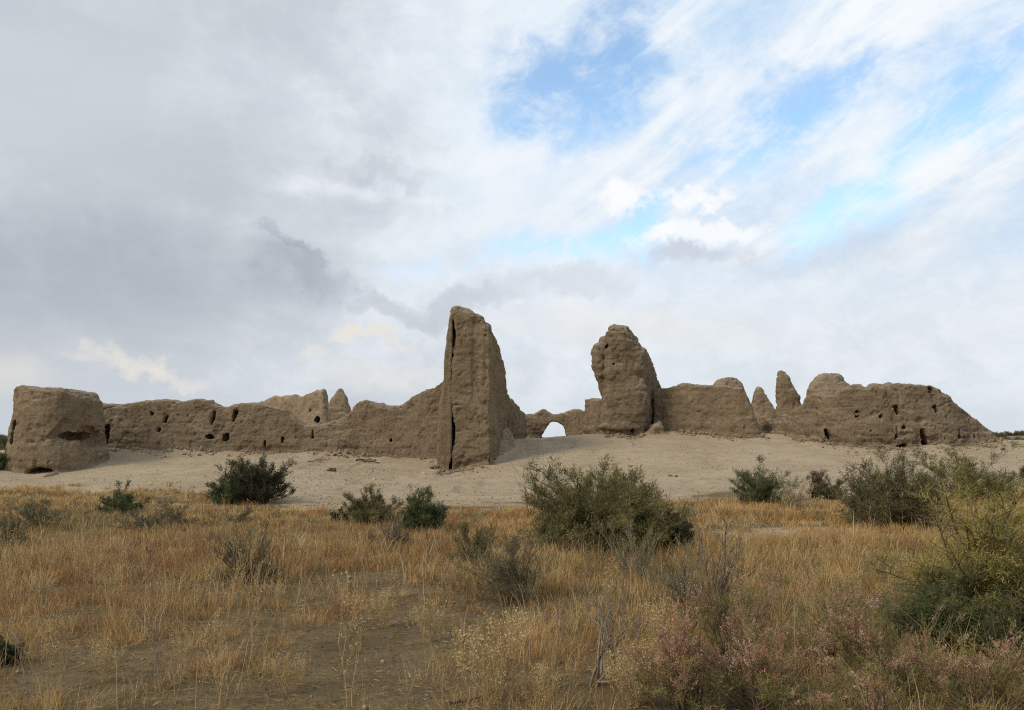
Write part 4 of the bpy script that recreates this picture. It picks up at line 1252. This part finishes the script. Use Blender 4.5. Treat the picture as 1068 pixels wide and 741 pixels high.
russ = zone((250, 590, 170, 40, .9), (60, 610, 110, 40, .6), (430, 560, 60, 20, .8), (560, 545, 90, 18, .5), (130, 640, 150, 40, .4))
green = zone((880, 650, 150, 50, .9), (760, 610, 90, 60, .5), (150, 550, 90, 14, .5), (1000, 640, 90, 80, .5), (600, 600, 60, 40, .35), (900, 600, 100, 25, .4))
gold_band = zone((110, 513, 140, 7, 1), (850, 534, 110, 8, 1), (840, 578, 120, 18, 1), (1050, 530, 70, 25, 1), (560, 580, 150, 40, .5))
g_rng = np.random.default_rng(77)
nb = 0
grey = zone((150, 548, 120, 16, .8), (262, 600, 50, 40, .8), (540, 610, 70, 40, .7), (420, 560, 60, 18, .5), (720, 640, 80, 60, .5), (60, 560, 70, 24, .6), (660, 600, 60, 30, .4), (830, 600, 120, 40, .3))
nb += grass_object('golden_grass', 'tawny dry grass in tufts over the silty ground', g_rng, 'straw', 11500, 4.6, 33, 20, .19, .15, lambda x, y: np.clip(.55 + gold_band(x, y) - .45 * russ(x, y) + .5 * fbm2(x, y, 1.3, 2, 31), 0, 1), .95)
nb += grass_object('golden_tussocks', 'taller golden grass tussocks leaning all ways', g_rng, 'straw', 2700, 4.6, 31, 34, .31, .10, lambda x, y: np.clip(.45 + gold_band(x, y) - .3 * russ(x, y), 0, 1), .8)
nb += grass_object('russet_grass', 'reddish-brown dry grass in thick patches', g_rng, 'straw_red', 10500, 4.6, 28, 22, .22, .15, lambda x, y: np.clip(.14 + russ(x, y) + .4 * fbm2(x, y, 1.1, 2, 32), 0, 1), .85)
nb += grass_object('pale_grass', 'pale wiry straw stalks scattered through the grass', g_rng, 'straw_pale', 7500, 4.6, 30, 6, .33, .12, lambda x, y: np.clip(.35 + .8 * fbm2(x, y, 1.6, 2, 33), 0, 1), .7, .0022)
nb += grass_object('olive_herbs', 'olive-green low herbs among the dry grass', g_rng, 'herb', 12000, 4.6, 30, 22, .18, .14, lambda x, y: np.clip(.08 + green(x, y) + .3 * fbm2(x, y, .9, 2, 34), 0, 1), .9)
low = lambda x, y: np.clip(.55 + .7 * fbm2(x, y, 1.0, 2, 41), .1, 1)
nb += grass_object('straw_cushions', 'low round cushions of straw-coloured weed', g_rng, 'straw', 1500, 4.6, 27, 120, .17, .20, low, 1.25, .0019)
nb += grass_object('russet_cushions', 'low round cushions of russet weed', g_rng, 'straw_red', 1300, 4.6, 26, 110, .15, .20, low, 1.3, .0019)
nb += grass_object('pale_cushions', 'low round cushions of pale dry weed', g_rng, 'straw_pale', 900, 4.6, 26, 90, .16, .17, low, 1.2, .0019)
nb += grass_object('ground_stubble', 'short broken stubble on the open soil', g_rng, 'straw', 26000, 4.6, 22, 5, .07, .10, lambda x, y: .8 + 0 * x, 1.4, .0022)
nb += grass_object('tall_stalks', 'single tall thin straw stalks standing over the open soil', g_rng, 'straw_pale', 4200, 4.7, 15, 3, .52, .09, lambda x, y: np.clip(.7 + 0 * x, 0, 1), .6, .0022)
nb += grass_object('russet_stalks', 'single tall thin russet stalks standing over the open soil', g_rng, 'straw_red', 4200, 4.7, 15, 4, .42, .11, lambda x, y: np.clip(.75 + 0 * x, 0, 1), .8, .0022)
nb += grass_object('grey_herbs', 'grey-brown wiry herbs in low patches', g_rng, 'greygreen', 11000, 4.6, 29, 26, .2, .17, lambda x, y: np.clip(.12 + grey(x, y) + .4 * fbm2(x, y, .9, 2, 35), 0, 1), 1.0, .0019)


# litter: broken straw lying flat
def litter(name, label, rng, mat, n, y0, y1, ln, wid):
    x, y = view_pos(n, y0, y1, rng, 1.25)
    px = x / y * F + CX
    keep = rng.uniform(size=n) < np.clip(.5 + density(x, y), 0, 1) * smooth(31, 23, y)
    x, y = x[keep], y[keep]
    n = len(x)
    a = rng.uniform(0, PI, n)
    l = ln * rng.uniform(.3, 1.4, n)
    d = np.stack([np.cos(a), np.sin(a), rng.normal(size=n) * .12], -1)
    p = np.stack([x, y, ground_z(x, y) + .006], -1)
    V, Q = slivers(p, unit(d), l, np.maximum(wid, .0006 * y) * rng.uniform(.5, 1.5, n), rng)
    tag(link(name, mesh_from(name, V, [Q]), M[mat]), label, 'litter', kind='stuff')


litter('straw_litter', 'broken straw lying flat on the soil', g_rng, 'straw', 60000, 4.6, 30, .09, .0035)
litter('leaf_litter', 'dark dead twigs and leaf scraps scattered on the soil', g_rng, 'brown_leaf', 60000, 4.6, 30, .05, .007)

litter('dead_twigs', 'thin dark dead twigs lying on the soil', g_rng, 'brown_leaf', 16000, 4.6, 24, .17, .004)

# crumbs of soil and small pebbles on the open ground
n = 9000
x, y = view_pos(n, 4.6, 24, g_rng, 1.4)
k = g_rng.uniform(size=n) < np.clip(.3 + 1.1 * fbm2(x, y, .9, 3, 67), .02, 1)
x, y = x[k], y[k]
r = np.clip(g_rng.lognormal(-4.75, .5, len(x)), .004, .035)
V = iv0[None] * (r[:, None, None] * g_rng.uniform(.6, 1.3, (len(x), 1, 3))) * (1 + .2 * g_rng.normal(size=(len(x), len(iv0), 1)))
V += np.stack([x, y, ground_z(x, y) + r * .2], -1)[:, None]
Fc = (np.arange(len(x))[:, None, None] * len(iv0) + if0[None]).reshape(-1, 3)
tag(link('soil_crumbs', mesh_from('soil_crumbs', V.reshape(-1, 3), [Fc]), M['soil']), 'crumbs of dry soil and pebbles on the open ground', 'soil crumbs', kind='stuff')

# scattered flecks on the sand slope (dry dung, twiglets, pebbles)
rng = np.random.default_rng(88)
n = 11000
x, y = view_pos(n, 22, 47, rng, 1.0, .68)
k = rng.uniform(size=n) < sandy(x, y) * np.clip(.22 + 1.5 * fbm2(x, y * 2, 3.0, 3, 66) + .8 * gauss(x / y * F + CX, ppy(y), 340, 500, 90, 14), 0.02, 1)
x, y = x[k], y[k]
p = np.stack([x, y, ground_z(x, y) + .012], -1)
d = unit(np.stack([rng.normal(size=len(x)), rng.normal(size=len(x)) * .5, np.abs(rng.normal(size=len(x))) * .4], -1))
V, Q = slivers(p, d, rng.uniform(.03, .13, len(x)) * rng.uniform(.4, 1.3, len(x)), rng.uniform(.015, .045, len(x)), rng)
tag(link('twig_litter', mesh_from('twig_litter', V, [Q]), M['brown_leaf']), 'dark scraps of twig and dung on the sand slope', 'litter', kind='stuff')

# crumbled mud lying along the feet of the walls
rng = np.random.default_rng(91)
sg = np.array(SEG)
k = rng.integers(0, len(sg), 4200)
t = rng.uniform(size=4200)
off = np.abs(rng.normal(size=4200)) * .75 - .15
x = sg[k, 0] + t * (sg[k, 2] - sg[k, 0])
y = sg[k, 1] + t * (sg[k, 3] - sg[k, 1]) - off
keep = rng.uniform(size=4200) < np.clip(.35 + 1.3 * fbm2(x, y, 1.9, 2, 93), .04, 1)
x, y, off = x[keep], y[keep], off[keep]
r = np.clip(rng.lognormal(-3.1, .55, len(x)), .02, .19)
ico = bmesh.new()
bmesh.ops.create_icosphere(ico, subdivisions=1, radius=1.0)
iv = np.array([v.co[:] for v in ico.verts])
ifc = np.array([[v.index for v in f.verts] for f in ico.faces])
ico.free()
V = iv[None] * (r[:, None, None] * rng.uniform(.6, 1.35, (len(x), 1, 3))) * (1 + .28 * rng.normal(size=(len(x), len(iv), 1)))
V += np.stack([x, y, ground_z(x, y) + r * .25], -1)[:, None]
Fc = (np.arange(len(x))[:, None, None] * len(iv) + ifc[None]).reshape(-1, 3)
tag(link('mud_rubble', mesh_from('mud_rubble', V.reshape(-1, 3), [Fc]), M['rubble']), 'crumbled mud clods along the feet of the walls', 'rubble', kind='stuff')

# ------------------------------------------------------------------ scrub on the far plain
def far_scrub(label_, seed, xs):
    pass


rng = np.random.default_rng(5)
proto = None
far_spots = []
for k in range(26):
    px = rng.uniform(1036, 1078)
    Y = rng.uniform(75, 190)
    far_spots.append((PX(px, Y), Y))
for k in range(16):
    px = rng.uniform(-14, 16)
    Y = rng.uniform(58, 170)
    far_spots.append((PX(px, Y), Y))
protos = []
for k, (x, y) in enumerate(far_spots):
    side = 'past the end of the long pitted wall' if x > 0 else 'past the round bastion'
    lab = 'dark scrub bush on the far plain ' + side
    grp = 'far scrub ' + side
    sc = rng.uniform(.7, 1.25)
    if len(protos) < 3:
        (wv, wq), (lv, lq), _ = shrub_parts(np.random.default_rng(500 + k), 2.6, 1.25, 7, 30, 8, 12, .28, .05, up=.5)
        me = mesh_from('scrub_bush', lv, [lq])
        me.materials.append(M[('olive_brown', 'greygreen', 'dark_green')[k]])
        protos.append(me)
    o = link('scrub_bush', protos[k % 3], None)
    o.location = (x, y, gz(x, y) - .05)
    o.rotation_euler = (0, 0, k * 1.1)
    o.scale = (sc, sc, sc * .9)
    tag(o, lab, 'shrub', grp)
# the rest of the plain's scrub reads as one dark mass
n = 1500
x = rng.uniform(-900, 900, n)
y = rng.uniform(110, 900, n)
k = (np.abs(x) > .55 * y - 40) | (y > 160)
x, y = x[k], y[k]
q = np.repeat(np.arange(len(x)), 60)
sz = rng.uniform(.8, 1.9, len(x))
p = np.stack([x[q], y[q], ground_z(x, y)[q]], -1) + np.abs(rng.normal(size=(len(q), 3))) * np.array([1, 1, .45]) * sz[q][:, None] * np.where(rng.uniform(size=(len(q), 1)) < .5, [[-1, 1, 1]], [[1, -1, 1]])
V, Q = slivers(p, unit(rng.normal(size=(len(q), 3)) + np.array([0, 0, .6])), rng.uniform(.4, .9, len(q)), rng.uniform(.15, .35, len(q)), rng)
tag(link('far_scrubland', mesh_from('far_scrubland', V, [Q]), M['olive_brown']), 'dark scrub covering the far plain', 'scrub', kind='stuff')
print('blades', nb)

# ------------------------------------------------------------------ sky, sun, camera
SUN_EL, SUN_AZ = math.radians(38), math.radians(238)     # azimuth clockwise from +Y
W = bpy.data.worlds.new('World')
SC.world = W
W.use_nodes = True
W.node_tree.nodes.clear()
g = NT(W.node_tree)
STR = 0.1
out = g.n('ShaderNodeOutputWorld')
bg = g.n('ShaderNodeBackground')
bg.inputs[1].default_value = STR
g.link(bg.outputs[0], out.inputs[0])
sky = g.n('ShaderNodeTexSky', sky_type='NISHITA')
sky.sun_disc = False
sky.sun_elevation = SUN_EL
sky.sun_rotation = SUN_AZ
sky.altitude = 100
sky.dust_density = 1.0
D = g.n('ShaderNodeTexCoord').outputs['Generated']
sx = g.n('ShaderNodeSeparateXYZ')
g.link(D, sx.inputs[0])
az = g.math('ARCTAN2', sx.outputs[0], sx.outputs[1])
el = g.math('ARCSINE', sx.outputs[2])
ae = g.n('ShaderNodeCombineXYZ')
g.link(az, ae.inputs[0])
g.link(el, ae.inputs[1])


def vadd(a, b):
    nd = g.n('ShaderNodeVectorMath', operation='ADD')
    g.link(a, nd.inputs[0])
    g.link(b, nd.inputs[1])
    return nd.outputs[0]


def vscale(a, s, sub=None):
    if sub is not None:
        nd = g.n('ShaderNodeVectorMath', operation='SUBTRACT')
        g.link(a, nd.inputs[0])
        nd.inputs[1].default_value = sub
        a = nd.outputs[0]
    nd = g.n('ShaderNodeVectorMath', operation='SCALE')
    g.link(a, nd.inputs[0])
    nd.inputs[3].default_value = s
    return nd.outputs[0]


warp_c = vscale(g.noise(D, 4.0, 5, .55, color=True), .11, (.5, .5, .5))
warp_f = vscale(g.noise(D, 11.0, 7, .66, color=True), .13, (.5, .5, .5))
AE = vadd(vadd(ae.outputs[0], warp_c), warp_f)
AE_soft = vadd(ae.outputs[0], warp_c)


def ae_of(px, py):
    x, z = (px - CX) / F, (YH - py) / F
    return math.atan(x), math.asin(z / math.sqrt(1 + x * x + z * z))


def blob(px, py, rx, ry, rot=0, soft=True, inner=0.0):
    """a cloud-sized patch of sky centred on a fixed bearing and height above the horizon"""
    a, e = ae_of(px, py)
    v = g.mapping(AE_soft if soft else AE, (a, e, 0), (0, 0, math.radians(rot)), (rx / F, ry / F, 1), 'TEXTURE')
    ln = g.n('ShaderNodeVectorMath', operation='LENGTH')
    g.link(v, ln.inputs[0])
    return g.ramp(ln.outputs['Value'], 1.0, inner)


def addall(*v):
    r = v[0]
    for q in v[1:]:
        r = g.math('ADD', r, q)
    return r


def mul(a, b):
    return g.math('MULTIPLY', a, b)


# noises carried by the direction itself
streak_r = g.noise(g.mapping(D, rot=(0, math.radians(-33), 0), scale=(.40, .25, .085), kind='TEXTURE'), 1.0, 8, .62, .5)
streak_c = g.noise(g.mapping(D, rot=(0, math.radians(-52), 0), scale=(.22, .25, .09), kind='TEXTURE'), 1.0, 8, .62, .6)
puff = g.noise(D, 9.0, 8, .6, .25)
broad = g.noise(g.mapping(D, scale=(1, 1, 2.6)), 2.6, 6, .55, .3)

# blue openings
blue = addall(blob(590, 95, 130, 90, -15), mul(blob(650, 40, 80, 90, 0), .9), mul(blob(545, 130, 60, 26, 0), .5), blob(940, 172, 185, 54, 30), mul(blob(1040, 80, 120, 75, 25), 1.0), mul(blob(590, 262, 150, 42, -4), 1.0), mul(blob(682, 230, 50, 26, 20, False), 1.1), mul(blob(450, 282, 90, 22, 0), .75),
              mul(blob(800, 130, 170, 70, 30), .62), mul(blob(900, 60, 210, 70, 30), .65), mul(blob(870, 212, 90, 24, 20), .5))
is_r = g.ramp(az, .0, .2)
st_mix = g.n('ShaderNodeMix', data_type='FLOAT')
g.link(is_r, st_mix.inputs[0])
g.link(streak_c, st_mix.inputs[2])
g.link(streak_r, st_mix.inputs[3])
fine_c = g.noise(g.mapping(D, scale=(1, 1, 1.5)), 17.0, 9, .68, .4)
rag = g.math('ADD', mul(g.math('SUBTRACT', st_mix.outputs[0], .5), -2.2), g.math('ADD', mul(g.math('SUBTRACT', puff, .5), -1.3), mul(g.math('SUBTRACT', fine_c, .5), -1.2)))
open_ = mul(g.ramp(g.math('ADD', mul(blue, .95), mul(rag, g.ramp(blue, .0, .45))), -.05, 1.35, kind='SMOOTHERSTEP'), g.ramp(g.math('ADD', fine_c, mul(g.math('SUBTRACT', st_mix.outputs[0], .5), .9)), .42, .70, .96, .55))
# elsewhere, out of the picture, a broken veil
behind = g.ramp(sx.outputs[1], .35, -.1)
zen = g.ramp(el, .55, .9)
open_ = g.math('ADD', open_, mul(g.math('MAXIMUM', behind, zen), mul(g.ramp(broad, .5, .64), .55)), clamp=True)

def rag_n(a, b):
    return g.math('ADD', mul(g.math('SUBTRACT', puff, .5), a), mul(g.math('SUBTRACT', fine_c, .5), b))


def cloud(blobs, lo, hi, a=1.7, b=1.0, soft=.30):
    """a bank of cloud with a ragged edge"""
    v = blobs if isinstance(blobs, bpy.types.NodeSocket) else addall(*blobs)
    return g.ramp(g.math('ADD', v, mul(rag_n(a, b), g.ramp(v, .0, .35))), lo - .1, hi + soft)


white_base = g.mix(g.ramp(el, .0, .42), (.675, .725, .775), (.78, .87, .95))
white_base = g.mix(mul(g.ramp(puff, .35, .7), .35), white_base, (.90, .93, .965))
white_base = g.mix(mul(g.ramp(streak_r, .35, .7), .30), white_base, (.68, .79, .91))
right_top = mul(g.ramp(az, -.05, .22), g.ramp(el, .12, .28))
white_base = g.mix(mul(right_top, g.ramp(streak_r, .60, .36, 0, .8)), white_base, (.46, .66, .90))
white_base = g.mix(mul(right_top, g.ramp(streak_r, .5, .66, 0, .85)), white_base, (.93, .96, .98))
white_base = g.mix(mul(g.ramp(fine_c, .38, .66), .35), white_base, (.93, .95, .975))
# grey stratus deck towards the west
deck = g.ramp(g.math('ADD', az, g.math('ADD', mul(g.math('SUBTRACT', broad, .5), .55), mul(rag_n(.22, .14), 1.0))), .02, -.40)
deck = g.math('MAXIMUM', deck, mul(blob(150, 270, 330, 110, 6), .95))
grey = g.mix(g.ramp(broad, .3, .7), (.425, .46, .51), (.565, .60, .645))
grey = g.mix(mul(g.ramp(el, .18, .42), .45), grey, (.57, .615, .67))
grey = g.mix(mul(g.ramp(g.math('ADD', puff, rag_n(.3, .5)), .45, .75), .35), grey, (.66, .69, .74))
cl = g.mix(mul(deck, .88), white_base, grey)
# long flat bands of brighter cloud in mid sky, grey underneath
band = cloud([mul(blob(500, 165, 190, 26, 2), .9), mul(blob(420, 205, 200, 16, -2), .6), mul(blob(640, 150, 120, 16, 0), .6), mul(blob(330, 110, 120, 40, 0), .5), mul(blob(330, 190, 80, 26, 0), .55), mul(blob(520, 60, 70, 60, -20), .6)], .25, .95)
cl = g.mix(mul(band, .8), cl, (.88, .91, .95))
belly = addall(mul(blob(130, 290, 280, 90, 3), .5), mul(cloud([blob(325, 280, 100, 50, -14, False)], .25, .7, 1.5, 1.2), .62), mul(cloud([blob(300, 243, 70, 14, -28, False)], .2, .6, 1.2, 1.2), .5), mul(cloud([blob(415, 178, 120, 26, 0, False)], .25, .8, 1.7, 1.2), .42), mul(cloud([blob(470, 318, 150, 26, -4, False)], .25, .8, 1.7, 1.2), .4))
cl = g.mix(mul(belly, g.ramp(puff, .2, .6, .65, 1.0)), cl, (.345, .38, .44))
und = addall(mul(cloud([blob(715, 274, 120, 26, 4, False)], .2, .7, 1.7, 1.3), .7), mul(cloud([blob(560, 305, 150, 30, 0, False)], .25, .8, 1.7, 1.3), .45), mul(cloud([blob(880, 262, 170, 28, 6, False)], .25, .8, 1.7, 1.3), .4))
cl = g.mix(und, cl, (.55, .59, .665))
# bright heads of cloud and sunlit gaps
rim = addall(mul(cloud([blob(640, 216, 48, 40, 0, False), mul(blob(668, 252, 70, 20, 6, False), .9), mul(blob(715, 205, 80, 16, 8, False), .7)], .22, .62, 1.9, 1.8, .25), 1.0), mul(cloud([blob(740, 240, 100, 24, 6, False)], .25, .65, 1.9, 1.6), .85), mul(cloud([blob(770, 105, 130, 90, -30)], .35, 1.0), .55), mul(cloud([blob(700, 60, 46, 90, -20, False)], .3, .9), .5), mul(cloud([blob(900, 225, 170, 22, 18, False)], .3, .9), .5))
cl = g.mix(rim, cl, (.94, .955, .975))
warm = addall(mul(cloud([blob(155, 384, 100, 20, -4, False)], .2, .8, 1.5, 1.0), .85), mul(cloud([blob(385, 350, 90, 18, -4, False)], .2, .8, 1.5, 1.0), .9), mul(cloud([blob(320, 372, 60, 20, 0, False)], .2, .9, 1.5, 1.0), .5), mul(blob(400, 385, 120, 26, 0), .35), mul(blob(640, 345, 240, 32, 0), .35), mul(blob(0, 395, 60, 26, 0), .5))
cl = g.mix(warm, cl, (.81, .77, .70))
haze_low = g.ramp(el, .075, .0)
cl = g.mix(mul(haze_low, .5), cl, (.60, .655, .71))
cl10 = g.n('ShaderNodeVectorMath', operation='SCALE')
g.link(cl, cl10.inputs[0])
cl10.inputs[3].default_value = 0.955 / STR
bl = g.mix(1.0, sky.outputs[0], (2.35, 2.5, 2.4), 'MULTIPLY')
final = g.mix(open_, cl10.outputs[0], bl)
low = g.ramp(sx.outputs[2], -.02, .0)
final = g.mix(low, (3.0, 2.4, 1.7), final)
g.link(final, bg.inputs[0])

sl = bpy.data.lights.new('sun', 'SUN')
sl.energy = 2.4
sl.angle = math.radians(19)
sl.color = (1.0, .93, .82)
so = bpy.data.objects.new('sun', sl)
COL.objects.link(so)
sd = Vector((math.sin(SUN_AZ) * math.cos(SUN_EL), math.cos(SUN_AZ) * math.cos(SUN_EL), math.sin(SUN_EL)))
so.rotation_euler = (-sd).to_track_quat('-Z', 'Y').to_euler()
so.location = (-20, -10, 30)

cam = bpy.data.cameras.new('camera')
cam.sensor_width = 36
cam.lens = F / 1068 * 36
cam.shift_y = (YH - 370.5) / 1068
cam.clip_end = 12000
cam.clip_start = .1
co_ = bpy.data.objects.new('camera', cam)
COL.objects.link(co_)
co_.location = (0, 0, EYE)
co_.rotation_euler = (math.radians(90), 0, 0)
SC.camera = co_

SC.view_settings.view_transform = 'Standard'
SC.view_settings.look = 'None'
SC.view_settings.exposure = 0.1
SC.view_settings.gamma = 1
SC.render.engine = 'CYCLES'
SC.cycles.use_denoising = False
SC.cycles.filter_width = 1.15
SC.cycles.max_bounces = 6
SC.cycles.transparent_max_bounces = 4
